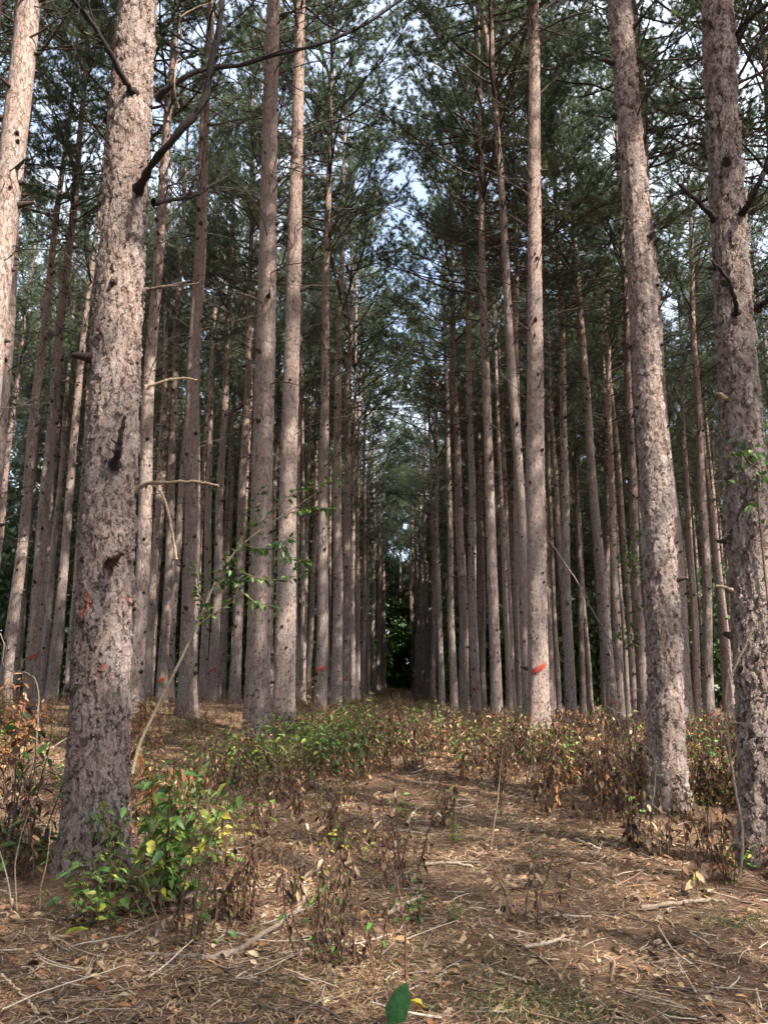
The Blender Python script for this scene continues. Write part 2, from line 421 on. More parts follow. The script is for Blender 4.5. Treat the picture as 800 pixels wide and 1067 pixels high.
# name, photo x at y=600, upper (x, y), trunk width in photo px, distance, mark y, label
def row(x, X): return X*F/(x-412)
TREES = [
 ('L1', 112, (145, 0), 60, row(112, -2.15), 630, 'big scaly front pine on the left with worn red paint and thick dead branches'),
 ('L2', 271, (287, 0), 25, row(271, -2.15), None, 'sunlit thick pine trunk behind the leafy sapling branch, left of its near twin'),
 ('L3', 299, (313, 0), 21, row(299, -2.15), None, 'thick pine trunk standing just right of the sunlit trunk behind the leafy sapling'),
 ('L4', 336, (343, 200), 12, row(336, -2.15), 697, 'slim pine with a red slash low on its trunk, left edge of the aisle'),
 ('L5', 352, (357, 270), 10.5, row(352, -2.15), None, 'plain pine on the left edge of the aisle, next after the red-slashed one'),
 ('L6', 362, (366, 300), 9, row(362, -2.15), 707, 'aisle-side pine on the left with a tiny red dot, next to a plain trunk'),
 ('L7', 368.5, (371, 350), 5.5, row(368.5, -2.15), None, 'thin unmarked pine between two red-dotted trunks, left edge of the aisle'),
 ('L8', 373.5, (376, 350), 5.2, row(373.5, -2.15), None, 'thin pine just before the farthest red-dotted trunk, left edge of the aisle'),
 ('L9', 378.5, (381, 350), 4.8, row(378.5, -2.15), 715, 'pale thin pine with the farthest red dot, left edge of the aisle'),
 ('R1', 781, (743, 0), 47, row(781, 2.7), None, 'thick flaky pine cut by the right edge of the view, with dark dead branches'),
 ('R2', 690, (645, 0), 36, row(690, 2.7), None, 'big straight scaly pine standing left of the thick right-edge pine'),
 ('R3', 560, (555, 0), 21, row(560, 2.7), 697, 'pine with the boldest red slash, right of the aisle'),
 ('R4', 543, (512, 30), 12, row(543, 2.7), None, 'bent forked pine crossing behind the boldly slashed trunk right of the aisle'),
 ('R5', 513.5, (501, 130), 11.5, row(513.5, 2.7), None, 'straight unmarked pine between a red-marked trunk and the bent forked one'),
 ('R6', 493, (486, 300), 9, row(493, 2.7), 718, 'pine with a low red smear beside an unmarked thicker trunk, right of the aisle'),
 ('R7', 479.5, (471, 300), 9.5, row(479.5, 2.7), None, 'unmarked pine just left of the low red-smeared one, right edge of the aisle'),
 ('R8', 469.3, (463, 350), 7, row(469.3, 2.7), 710, 'slender pine with a small red dot, right edge of the aisle'),
 ('R9', 458, (454, 350), 6, row(458, 2.7), None, 'slender pine just left of the red-dotted one, right edge of the aisle'),
 ('R10', 449.5, (446, 350), 5.4, row(449.5, 2.7), None, 'thin pine second left from the red-dotted one, right edge of the aisle'),
 ('R11', 443.5, (440, 350), 5.0, row(443.5, 2.7), None, 'pale sunlit thin pine nearest the dark end of the aisle on its right'),
 ('L10', 384, (386.5, 350), 4.6, 61, None, 'thin pine just past the farthest red-dotted one, left edge of the aisle'),
 ('L11', 389.5, (391, 350), 4.6, 74, None, 'dark thin pine deep on the left edge of the aisle, third before the dark gap'),
 ('L12', 395, (396, 350), 4.2, 84, None, 'dark thin pine deep on the left edge of the aisle, second before the dark gap'),
 ('L13', 399.5, (400, 350), 3.8, 93, None, 'dark thin pine touching the left side of the dark gap at the aisle end'),
 ('R12', 438, (435.5, 350), 4.6, 79, None, 'dark thin pine just left of the pale sunlit one, right edge of the aisle'),
 ('R13', 434, (432, 350), 4.2, 87, None, 'dark thin pine second right of the dark gap at the aisle end'),
 ('R14', 430, (428.5, 350), 3.8, 95, None, 'dark thin pine touching the right side of the dark gap at the aisle end'),
 ('A1', -12, (37, 0), 20, 14.4, None, 'pine leaning in at the left edge of the view, only its upper trunk showing'),
 ('A2', 19, (47, 350), 12, 24, None, 'bare leaning pine nearest the left edge, behind the orange dried fern'),
 ('A3', 43, (66, 350), 13, 22, 684, 'leaning pine with a red slash, left of the big scaly front trunk'),
 ('A4', 66, (91, 350), 10, 28, None, 'leaning unmarked pine between the red-slashed one and the big front trunk'),
 ('A5', 53, (74, 350), 7, 39, None, 'thin dark pine behind, between two leaning trunks left of the big front trunk'),
 ('A6', 28, (50, 350), 6, 43, None, 'thin dark pine behind, between the two leftmost leaning trunks'),
 ('B1', 149, (172, 200), 16, 18, None, 'pine half hidden behind the right side of the big front trunk'),
 ('B2', 160, (172, 350), 8, 34, None, 'thin shaded pine just right of the half hidden trunk'),
 ('B3', 174, (185, 350), 10, 29, 708, 'slim pine with a red smudge behind the leaning pale sapling stem'),
 ('C1', 200, (212, 200), 18, 17.5, None, 'grey thick pine between the smudged slim trunk and the sunlit pair'),
 ('C2', 215, (223, 350), 8, 34, None, 'thin pine pressed against the right side of the grey thick trunk'),
 ('C3', 226, (237, 350), 9.5, 30, 698, 'slim pine with a red slash behind the leafy sapling branch'),
 ('C4', 236, (245, 350), 6, 44, None, 'thin dark pine just right of the red-slashed trunk behind the sapling'),
 ('C5', 249, (257, 350), 10, 28, None, 'unmarked slim pine just left of the sunlit thick trunk'),
 ('C6', 285, (292, 350), 6, 44, None, 'thin pine seen in the narrow gap between the two thick sunlit trunks'),
 ('D0', 542, (535, 0), 9.5, 24, None, 'slim upright pine between the bent forked trunk and the boldly slashed one'),
 ('D1', 529, (519, 350), 7, 40, None, 'slim pine just left of the bent forked trunk'),
 ('D2', 501, (496, 350), 5, 52, 710, 'thin pale pine with a red dot behind the aisle row on the right'),
 ('D3', 568, (560, 350), 6, 45, None, 'thin pine peeking out right behind the boldly slashed trunk'),
 ('D6', 591, (583, 330), 10, 28, None, 'dark straight unmarked pine midway between the boldly slashed and leaning marked trunks'),
 ('D8', 607, (594, 350), 5.5, 50, 717, 'thin reddish pine with a red dot just left of the leaning marked trunk'),
 ('D9', 627, (604, 330), 10.5, 27, 733, 'leaning slim pine with a low red slash left of the ivy-clad trunk'),
 ('D10', 631, (628, 300), 6.5, 44, None, 'upright pine crossing behind the leaning marked trunk'),
 ('D12', 641, (633, 350), 8, 35, None, 'slim dark pine between the leaning marked trunk and the ivy-clad one'),
 ('D14', 663, (652, 350), 10.5, 28, 746, 'pine with ivy leaves and a red mark just left of the big scaly trunk'),
 ('E1', 720, (708, 350), 7, 39, None, 'slim unmarked pine just right of the big straight scaly trunk'),
 ('E2', 733, (721, 300), 9.7, 30, 745, 'straight pine with a low red mark left of the right-edge trunk'),
 ('E3', 749, (739, 400), 5.5, 50, None, 'thin pale leaning pine beside the left side of the right-edge trunk'),
 ('E4', 757, (747, 400), 5, 56, None, 'thinnest dark pine touching the left side of the right-edge trunk'),
 ('H1', 702, (659, 0), 17, 20, None, 'pine almost hidden behind the big straight scaly pine, its crown filling the sky above'),
 ('H2', 783, (752, 0), 20, 17, None, 'pine almost hidden behind the thick right-edge pine, its crown showing above'),
 ('H3', 556, (551, 0), 13, 25, None, 'pine almost hidden behind the boldly slashed trunk'),
 ('H4', 108, (141, 0), 15, 20, None, 'pine hidden behind the big scaly front pine, its crown showing above'),
 ('H5', 845, (800, 100), 16, 21, None, 'pine just outside the right edge with its crown reaching into view'),
 ('H6', -60, (0, 0), 16, 21, None, 'pine just outside the left edge with its crown reaching into view'),
 ('H7', 276, (290, 0), 13, 26, None, 'pine hidden behind the sunlit thick trunk, its crown showing above'),
]
TB = {}
rng = RS(5)
placed = []
for name, x6, (xu, yu), w, d, mark, label in TREES:
    p6 = at(x6, 600, d); pu = at(xu, yu, d)
    ax = pu-p6; ax /= ax[2]; ax[1] = rng.uniform(-0.006, 0.006)
    gzz = float(gz(p6[0], d)); base = p6-ax*(p6[2]-gzz); base[2] = float(gz(base[0], base[1]))
    hh = p6[2]-base[2]
    rm = hpx(w, p6)/2*(0.88 if name in ('L1', 'R1', 'R2') else 0.94)
    r0 = max((rm-0.012)/float(trunk_radius(hh, 1.0)-0.012), 0.05)
    TB[name] = (base, unit(ax), r0, d)
    placed.append((base[0], base[1]))
    if name in ('L1', 'R1', 'R2', 'L2', 'L3', 'R3'):
        t = thing('pine_tree', label, 'pine tree', base); t.rotation_mode = 'QUATERNION'; t.rotation_quaternion = lean_quat(ax, 0)
        mb = MB()
        near = name in ('L1', 'R1', 'R2')
        if near:
            res = 0.0105 if name != 'R2' else 0.013; sides = int(2*math.pi*r0*1.15/res)
            zs = np.concatenate([np.arange(-0.4, 9.0, res*1.25), np.linspace(9.1, H_TREE-0.3, 40)])
        else:
            sides = 64; zs = np.concatenate([np.arange(-0.3, 13, 0.035), np.linspace(13.2, H_TREE-0.3, 40)])
        V, Fq, axf = trunk_arrays(r0, RS(sum(map(ord, name))), zs, sides, 0.012, 0.07, (lambda z: -0.13*np.clip(1-z/2.6, 0, 1)**1.5) if name == 'R2' else None)
        mb.add(V, Fq, (1, 1, 1), 0)
        add_stubs(mb, axf, RS(sum(map(ord, name))+1), 0.8, 12, 2.0 if near else 4.5, 1.3 if near else 1.3)
        tr = mb.build('trunk', [M_BARK_NEAR if near else M_BARK_MID, M_WOOD], t)
        c = link('crown', CROWN_CLEAN if near else CROWNS[rng.randint(6)], t); c.rotation_euler = (0, 0, rng.uniform(0, 6.28))
        TB[name] += (t, axf)
        if name == 'L1':
            # worn paint: patches that follow the same rough bark
            for (px, py, wa, hb, sd) in ((91, 634, 0.30, 0.13, 3), (136, 627, 0.26, 0.05, 4), (108, 696, 0.13, 0.035, 5)):
                zc = at(px, py, d)[2]-base[2]
                cpx = x6+(145-112)*(600-py)/600.0
                s = np.clip((px-cpx)/31.0, -0.93, 0.93); a0 = math.atan2(-base[1], -base[0])+math.asin(s)
                na, nz = 40, 60; aa = a0+np.linspace(-wa, wa, na); zz = zc+np.linspace(-hb, hb, nz)
                A, Z = np.meshgrid(aa, zz); cx, cy, rr = axf(Z)
                rr = rr*(1+0.02*np.sin(2*A))+0.001
                V = np.stack([cx+rr*np.cos(A), cy+rr*np.sin(A), Z], -1).reshape(-1, 3)
                u = (A-a0)/wa; v = (Z-zc)/hb
                keep = (0.9-np.hypot(u-0.5*v*(sd == 3), v*0.9)+0.55*vnoise(A*9+sd, Z*20, 1.6)) > 0.35
                i = np.arange(nz-1)[:, None]*na; j = np.arange(na-1)[None]
                Fq = np.stack([i+j, i+j+1, i+na+j+1, i+na+j], -1).reshape(-1, 4)
                Fq = Fq[keep[:-1, :-1].ravel()]
                pm = MB(); pm.add(V, Fq, (1, 1, 1), 0); pm.build('paint_mark', M_PAINT_NEAR, t)
    else:
        t = place_pine(base, ax, r0, label, None, rng, crown_scale=(1.65 if d > 36 and name[0] in 'LR' else 1.28) if name[0] in 'LRDEH' and d > 16 else 1.0)
        TB[name] += (t, None)
    if mark and name != 'L1':
        mark_strip(t, base, ax, r0, x6, mark, d, rng, 1 if w > 9 else -1)
# the fork of the bent pine
b, ax, r0, d, t, _ = TB['R4']
def local(t, p): return np.array(t.matrix_basis.inverted() @ Vector(p))
mb = MB(); pts = [local(t, at(512.5, 80, d)), local(t, at(507, 40, d)), local(t, at(499, 0, d)), local(t, at(488, -90, d)), local(t, at(480, -230, d))]
tube(mb, spline(pts, 20), np.linspace(0.075, 0.04, 20), 10, (1, 1, 1), 0); mb.build('forked_stem', [M_BARK], t)

# ------------------------------------------------------------------ dead branches on the two front pines
def branch(tree, pts, r0, r1, col=(0.075, 0.058, 0.05), twigs=0, seed=0, sides=9, tlen=0.5, dep=None):
    """pts: photo pixels with a distance; a limb of its own under its tree"""
    t = TB[tree][4]; d = TB[tree][3]; rg = RS(seed)
    P = spline([local(t, at(p[0], p[1], p[2] if len(p) > 2 else d)) for p in pts], 26)
    P[1:-1] += rg.normal(0, min(0.006, r0*0.16), (24, 3))
    rad = np.linspace(r0, r1, 26)*(1+0.10*np.sin(np.arange(26)*1.9+seed)+rg.normal(0, 0.09, 26))
    rad[0] *= 1.7; rad[1] *= 1.35; rad[2] *= 1.12
    mb = MB(); tube(mb, P, rad, sides, col, 0, cap=True)
    for k in range(twigs):
        i = rg.randint(6, 25); e = unit(unit(P[i]-P[i-1])+rg.normal(0, 0.7, 3))
        tube(mb, curve(P[i], e, rg.uniform(0.3, 1)*tlen, 7, rg, 0.25), np.linspace(0.008, 0.003, 7), 4, col, 0)
    for k in range(int(6*(r0 > .02))):            # snapped spurs
        i = rg.randint(3, 24); e = unit(np.cross(unit(P[i]-P[i-1]), rg.normal(0, 1, 3))+unit(P[i]-P[i-1])*.5)
        tube(mb, [P[i], P[i]+e*(rad[i]+.012), P[i]+e*(rad[i]+rg.uniform(.015, .05))], [.011, .008, .005], 5, col, 0, cap=True)
    return mb.build('dead_branch', M_WOOD, t)
DK = (0.030, 0.024, 0.022); PALE = (0.34, 0.26, 0.17); GREY = (0.12, 0.09, 0.075)
dl = TB['L1'][3]; dr = TB['R1'][3]
branch('L1', [(139, 97, dl-.15), (128, 80, dl-.3), (112, 50, dl-.45), (95, 22, dl-.55), (74, -2, dl-.7), (50, -30, dl-.9)], .027, .015, DK, 4, 1)
branch('L1', [(144, 197, dl-.12), (155, 178, dl-.3), (172, 155, dl-.45), (198, 125, dl-.5), (215, 100, dl-.5), (221, 62, dl-.5), (230, 20, dl-.45), (233, -25, dl-.4)], .031, .023, DK, 7, 2, tlen=0.6)
branch('L1', [(163, 103, dl), (178, 90, dl-.05), (205, 74, dl), (245, 68, dl+.1), (290, 57, dl+.2), (340, 44, dl+.3), (385, 22, dl+.4), (425, -5, dl+.5)], .025, .013, DK, 9, 3, tlen=0.8)
branch('L1', [(160, 211, dl), (180, 208, dl+.1), (205, 203, dl+.25), (222, 192, dl+.4), (240, 182, dl+.6)], .022, .008, DK, 4, 4)
branch('L1', [(152, 303, dl), (170, 299, dl-.05), (190, 297, dl), (208, 295, dl+.05)], .017, .006, GREY, 1, 5)
branch('L1', [(152, 404, dl), (172, 397, dl), (190, 394, dl+.05), (206, 396, dl+.1)], .014, .007, PALE, 0, 6)
branch('L1', [(141, 511, dl), (152, 505, dl-.02), (185, 502, dl-.05), (210, 503, dl), (228, 506, dl)], .019, .008, (0.20, 0.15, 0.10), 0, 7)
branch('L1', [(160, 505, dl-.03), (170, 517, dl-.03), (178, 545, dl-.03), (184, 583, dl-.03)], .009, .011, PALE, 0, 8)
branch('L1', [(120, 484, dl-.2), (123, 470, dl-.28), (126, 455, dl-.32), (130, 434, dl-.33)], .030, .012, DK, 0, 9)
branch('L1', [(117, 585, dl-.2), (123, 580, dl-.3), (130, 575, dl-.36)], .026, .013, (0.12, 0.085, 0.06), 0, 10)
branch('L1', [(186, 112, dl+.02), (182, 90, dl-.1), (184, 66, dl-.12), (190, 62, dl-.1), (186, 80, dl)], .007, .004, PALE, 0, 11)
branch('L1', [(190, 40, dl+.1), (188, 20, dl+.0), (205, 8, dl), (225, 2, dl)], .008, .004, PALE, 0, 12)
branch('R1', [(744, 228, dr-.12), (735, 218, dr-.2), (722, 206, dr-.25), (707, 192, dr-.25)], .024, .014, DK, 0, 13)
branch('R1', [(770, 225, dr-.1), (778, 215, dr-.25), (790, 192, dr-.35), (800, 168, dr-.4), (812, 130, dr-.5)], .030, .018, DK, 1, 14)
branch('R1', [(767, 326, dr-.15), (765, 312, dr-.28), (757, 290, dr-.33), (741, 271, dr-.33)], .020, .011, DK, 0, 15)
branch('R1', [(765, 38, dr), (775, 25, dr-.1), (792, 10, dr-.2), (815, -8, dr-.3)], .022, .012, DK, 1, 16)
branch('R1', [(788, 322, dr), (800, 313, dr-.1), (825, 303, dr-.2)], .030, .02, DK, 0, 17)
branch('R1', [(758, 417, dr-.02), (752, 413, dr-.1), (748, 410, dr-.13)], .020, .014, PALE, 0, 18)
branch('R1', [(762, 615, dr-.05), (752, 611, dr-.15), (745, 611, dr-.18)], .012, .009, PALE, 0, 19)
branch('R2', [(660, 30, 7.75), (675, 10, 7.6), (690, -10, 7.5)], .016, .010, DK, 0, 20)
branch('R2', [(663, 122, 7.7), (672, 100, 7.6), (690, 70, 7.5)], .010, .005, DK, 1, 21)

# ------------------------------------------------------------------ deeper trees of the stand
REFS = [(-12, 'left edge of the view'), (43, 'leaning red-slashed trunk'), (112, 'big front trunk'), (200, 'grey thick trunk'), (271, 'sunlit thick trunk'),
        (336, 'red-slashed aisle trunk'), (405, 'dark end of the aisle'), (480, 'unmarked aisle trunk'), (513, 'straight unmarked trunk'), (560, 'boldly slashed trunk'),
        (627, 'leaning marked trunk'), (690, 'big straight trunk'), (781, 'right-edge trunk'), (830, 'right edge of the view')]
rows = [-2.15-2.8*k for k in range(12)]+[2.7+2.8*k for k in range(12)]
cand, outside, farwood = [], [], []
rng = RS(21)
for X in rows:
    y = -21+rng.uniform(0, 2)
    while y < 112:
        y += 2.5+rng.exponential(0.75)
        x = X+rng.normal(0, 0.16); d = y
        if min(math.hypot(x-a, y-b) for a, b in placed) < 1.7: continue
        if d > 0.5:
            px, _ = project((x, d, 1.5)); inview = -25 < px < 825
        else: px, inview = -9999, False
        if inview and d < 35.5: continue
        if inview and abs(X) < 3 and d < 97: continue
        if inview and d < 58 and rng.rand() < (0.97 if 330 < px < 580 else 0.74): cand.append((px, x, y))
        elif d >= 58 and -60 < px < 860: farwood.append((x, y))
        elif d < 46 and math.hypot(x, y) > 3.6 and not (12 < y < 30 and abs(px-400) < 470) and abs(x) < 24:
            if y < 12 and x > 0 and rng.rand() < 0.55: continue        # unseen trees thinned out on this side to let more sun in
            outside.append((x, y))
for X, y0 in ((0.6, 98), (-0.2, 101), (1.9, 99), (0.2, 104), (-1.8, 108)): farwood.append((X, y0))
gaps = {}
for px, x, y in sorted(cand):
    i = max(k for k in range(len(REFS)) if REFS[k][0] <= px or k == 0); i = min(i, len(REFS)-2)
    gaps.setdefault(i, []).append((px, x, y))
rng = RS(22)
for i, lst in gaps.items():
    for px, x, y in lst:
        base = np.array([x, y, float(gz(x, y))]); ax = np.array([rng.normal(0, .012)-0.010*math.copysign(1, x)*0, rng.normal(0, .008), 1.0])
        a, b = REFS[i][1], REFS[i+1][1]
        lab = 'thin distant pine between the %s and the %s' % (a, b)
        place_pine(base, ax, rng.uniform(0.12, 0.175), lab, 'distant pines between the %s and the %s' % (a, b), rng)

def merged(name, pts, crowns, trunks, rr, label, seed):
    rg = RS(seed); mb = MB()
    for x, y in pts:
        b = np.array([x, y, float(gz(x, y))]); a = rg.uniform(0, 6.28); s = rg.uniform(*rr)/0.18; k = rg.uniform(0.9, 1.1)
        c, sn = math.cos(a), math.sin(a)
        Mt = np.array([[c*s, -sn*s, 0, b[0]], [sn*s, c*s, 0, b[1]], [0, 0, 1, b[2]], [0, 0, 0, 1]])
        Mc = np.array([[c*k, -sn*k, 0, b[0]], [sn*k, c*k, 0, b[1]], [0, 0, 1, b[2]+rg.uniform(-.8, .4)], [0, 0, 0, 1]])
        t = trunks[rg.randint(len(trunks))]
        mb.merge(t, Mt)
        mb.merge(crowns[rg.randint(len(crowns))], Mc)
    o = mb.build(name, [M_NEEDLE, M_WOOD, M_BARK]); tag(o, label, 'wood', None, 'stuff'); return o
def as_slot(mb, mp):
    for i in range(len(mb.m)): mb.m[i] = np.array([mp[v] for v in range(4)], np.int32)[mb.m[i]]
    return mb
T2 = []
for s in range(4): T2.append(as_slot(plain_trunk(70+s, 0.18, 16, 60), {0: 2, 1: 1, 2: 2, 3: 3}))
T3 = []
for s in range(3): T3.append(as_slot(plain_trunk(80+s, 0.18, 7, 14), {0: 2, 1: 1, 2: 2, 3: 3}))
C2 = [crown_builder(100+s, K=9, nb=46, lod=0.8, width=0.030, nln=0.17) for s in range(4)]
C3 = [crown_builder(120+s, K=8, nb=42, lod=0.6, z0=10.5, width=0.075, nln=0.30) for s in range(3)]
merged('surrounding_pine_wood', outside, C2, T2, (0.15, 0.2), 'pine wood that closes in on both sides and shades the forest floor', 1)
merged('far_pine_wood', farwood, C3, T3, (0.12, 0.19), 'far pine wood whose trunks merge into one dark mass', 2)

# ------------------------------------------------------------------ broadleaf trees and thicket behind the stand
def leaf_cloud(mb, C, n, rng, ls, cols, mat=0):
    P = C+rng.normal(0, 1, (n, 3))*0
    return P
def broadleaf(name, base, h, wd, seed, label, dens=5200, ls=0.20, green=(0.045, 0.10, 0.025)):
    rg = RS(seed); t = thing(name, label, 'tree', base)
    mt = MB(); P = curve((0, 0, -0.2), (0, 0, 1), h*0.85, 10, rg, 0.06); tube(mt, P, np.linspace(0.16, 0.03, 10)*h/9, 8, (0.10, 0.08, 0.06), 0)
    tips = []
    for k in range(24):
        i = rg.randint(2, 9); a = rg.uniform(0, 6.28); d = np.array([math.cos(a), math.sin(a), rg.uniform(0.0, 0.8)])
        Q = curve(P[i], d, rg.uniform(0.4, 1.0)*wd, 6, rg, 0.18, 0.2); tube(mt, Q, np.linspace(0.04, 0.012, 6), 4, (0.10, 0.08, 0.06), 0)
        tips += [Q[3], Q[4], Q[5]]
    tips.append(P[-1]); mt.build('trunk', M_WOOD, t)
    tips = np.array(tips); n = dens
    c = tips[rg.randint(len(tips), size=n)]+rg.normal(0, 0.33, (n, 3))*np.array([1, 1, 0.6])*wd/2.2
    low = rg.rand(n) < .3; c[:, 2] = np.where(low, rg.uniform(.1, 3.0, n), np.maximum(c[:, 2], 0.15))
    d = unit(rg.normal(0, 1, (n, 3))+np.array([0, 0, -0.4])); s = unit(np.cross(d, rg.normal(0, 1, (n, 3))))
    L = ls*rg.uniform(0.6, 1.3, (n, 1)); W = L*0.42
    V = np.stack([c, c+d*L*0.5+s*W, c+d*L, c+d*L*0.5-s*W], 1).reshape(-1, 3)
    col = np.array(green)*rg.uniform(0.6, 1.5, (n, 1))+np.array([0.02, 0.015, 0])*rg.rand(n, 1)
    mc = MB(); mc.add(V, np.arange(n*4).reshape(-1, 4), np.repeat(col, 4, 0), 0, False); mc.build('crown', M_LEAF, t)
    return t
for k, (x, y, h, wd, lab) in enumerate((( -1.6, 97, 15.5, 3.6, 'dark bushy broadleaf tree closing the far end of the aisle on its left'),
                                        (0.6, 103, 19.0, 4.2, 'taller bright green broadleaf tree closing the far end of the aisle'),
                                        (2.9, 97, 14.0, 3.4, 'low dark broadleaf tree closing the far end of the aisle on its right'))):
    broadleaf('broadleaf_tree', (x, y, float(gz(x, y))), h, wd, 200+k, lab, 13000, 0.34)
# the thicket along the far edge: one leafy mass
rg = RS(301); n = 380000
ang = rg.uniform(-0.76, 0.76, n); dist = np.where(ang < -.10, 50, 60)+rg.rand(n)*46
x = np.sin(ang)*dist; y = np.cos(ang)*dist
hmax = 9.5+2.5*vnoise(x, y*0.4, 0.22)+5.0*(x < 0)
z = gz(x, y)+np.abs(rg.rand(n))**0.8*np.maximum(hmax, 1.2)
keep = ((vnoise(x*1.3, z*2+y, 0.9) > -0.30) & ((np.abs(x-0.5) > 3.3) | (dist > 97)))
c = np.stack([x, y, z], -1)[keep]; n = len(c)
d = unit(rg.normal(0, 1, (n, 3))); s = unit(np.cross(d, rg.normal(0, 1, (n, 3)))); L = 0.42*rg.uniform(0.5, 1.3, (n, 1)); W = L*0.42
V = np.stack([c, c+d*L*0.5+s*W, c+d*L, c+d*L*0.5-s*W], 1).reshape(-1, 3)
col = np.array([0.050, 0.090, 0.030])*rg.uniform(0.6, 1.5, (n, 1))*np.where(c[:, :1] > 8, 1.35, 1.0)  # leaves on the right tinted lighter: their sunlit look is put into the colour
mb = MB(); mb.add(V, np.arange(n*4).reshape(-1, 4), np.repeat(col, 4, 0), 0, False)
tag(mb.build('far_thicket', M_LEAF), 'dark leafy thicket behind the last pines', 'thicket', None, 'stuff')

# ------------------------------------------------------------------ ground
def axis_steps(a, b, fine, far, k=1.12):
    v = list(np.arange(a, b+1e-6, fine)); s = fine; lo = a; hi = b
    L, Hh = [], []
    while hi < far: s *= k; hi += s; Hh.append(hi); lo -= s; L.append(lo)
    return np.array(L[::-1]+v+Hh)
xs = axis_steps(-8, 8, 0.09, 420); ys = axis_steps(1.0, 20, 0.09, 420)
XX, YY = np.meshgrid(xs, ys); ZZ = gz(XX, YY)
mound = 0
for nm in TB:                              # litter banked up round the trunks
    b = TB[nm][0]; r = TB[nm][2]
    if TB[nm][3] > 20: continue
    ZZ = ZZ+0.07*np.exp(-((XX-b[0])**2+(YY-b[1])**2)/(2*(r*2.2)**2))
fine = (np.abs(XX) < 9) & (YY < 21) & (YY > 0)
ZZ = ZZ+np.where(fine, RS(1).normal(0, 0.012, ZZ.shape), 0)
nx = len(xs); ny = len(ys)
i = np.arange(ny-1)[:, None]*nx; j = np.arange(nx-1)[None]
mb = MB(); mb.add(np.stack([XX, YY, ZZ], -1), np.stack([i+j, i+j+1, i+nx+j+1, i+nx+j], -1).reshape(-1, 4), (1, 1, 1), 0)
tag(mb.build('ground', M_GROUND), 'brown forest floor of fallen needles and soil', 'ground', None, 'structure')

# needle litter, twigs and leaf scraps lying on it
rg = RS(400)
def scatter(n, y0, y1, power=1.0):
    y = y0+(y1-y0)*rg.rand(n)**power; x = rg.uniform(-1, 1, n)*(0.56*y+0.8); return x, y
LIT = np.array([[.46, .33, .19], [.32, .18, .10], [.19, .11, .07], [.50, .37, .24], [.09, .055, .038], [.42, .29, .16], [.13, .08, .052], [.24, .13, .075]])
mb = MB()
for (n, y0, y1, w, L0) in ((120000, 2.0, 8.0, 0.0028, 0.050), (150000, 6.0, 19, 0.0055, 0.065)):
    x, y = scatter(n, y0, y1, 1.15)
    k = vnoise(x, y, 1.4)+0.35*rg.normal(0, 1, n); m = k > -0.50; x, y = x[m], y[m]; n = len(x)
    z = gz(x, y)+0.004+rg.rand(n)**2*0.03
    a = rg.uniform(0, 6.28, n); tilt = rg.normal(0, 0.16, n)
    d = np.stack([np.cos(a)*np.cos(tilt), np.sin(a)*np.cos(tilt), np.sin(tilt)], -1); s = unit(np.cross(d, [0, 0, 1.0]))*w*0.5
    L = L0*rg.uniform(0.5, 1.4, (n, 1)); c = np.stack([x, y, z], -1)
    mid = c+d*L*0.5+np.stack([-d[:, 1], d[:, 0], 0*a+0.1], -1)*L*rg.normal(0, .09, (n, 1))
    V = np.stack([c-s, c+s, mid-s, mid+s, c+d*L-s*.6, c+d*L+s*.6], 1).reshape(-1, 3)
    o6 = np.arange(n)[:, None]*6
    Fq = np.concatenate([o6+np.array([0, 1, 3, 2]), o6+np.array([2, 3, 5, 4])])
    col = LIT[rg.randint(len(LIT), size=n)]*rg.uniform(0.7, 1.25, (n, 1))
    mb.add(V, Fq, np.repeat(col, 6, 0), 0, False)
tag(mb.build('needle_litter', M_LITTER), 'loose layer of fallen brown pine needles', 'needle litter', None, 'stuff')
mb = MB()
for k in range(5200):
    y = 2.1+rg.rand()**1.4*12; x = rg.uniform(-1, 1)*(0.56*y+0.5); a = rg.uniform(0, 6.28); L = rg.uniform(0.06, 0.34)*(1.6 if rg.rand() < .08 else 1)
    P = curve((x, y, float(gz(x, y))+rg.uniform(.006, .02)), (math.cos(a), math.sin(a), rg.normal(0, .08)), L, 5, rg, 0.10)
    P[:, 2] = np.maximum(P[:, 2], gz(P[:, 0], P[:, 1])+0.004)
    c = np.array([[.10, .075, .06], [.26, .20, .15], [.40, .33, .26], [.17, .11, .075]][rg.choice(4, p=[.35, .3, .15, .2])])
    r = rg.uniform(.0022, .0065); tube(mb, P, np.linspace(r, r*.5, 5), 4, c*rg.uniform(.8, 1.2), 0)
tag(mb.build('fallen_twigs', M_WOOD), 'small broken twigs strewn over the forest floor', 'twigs', None, 'stuff')

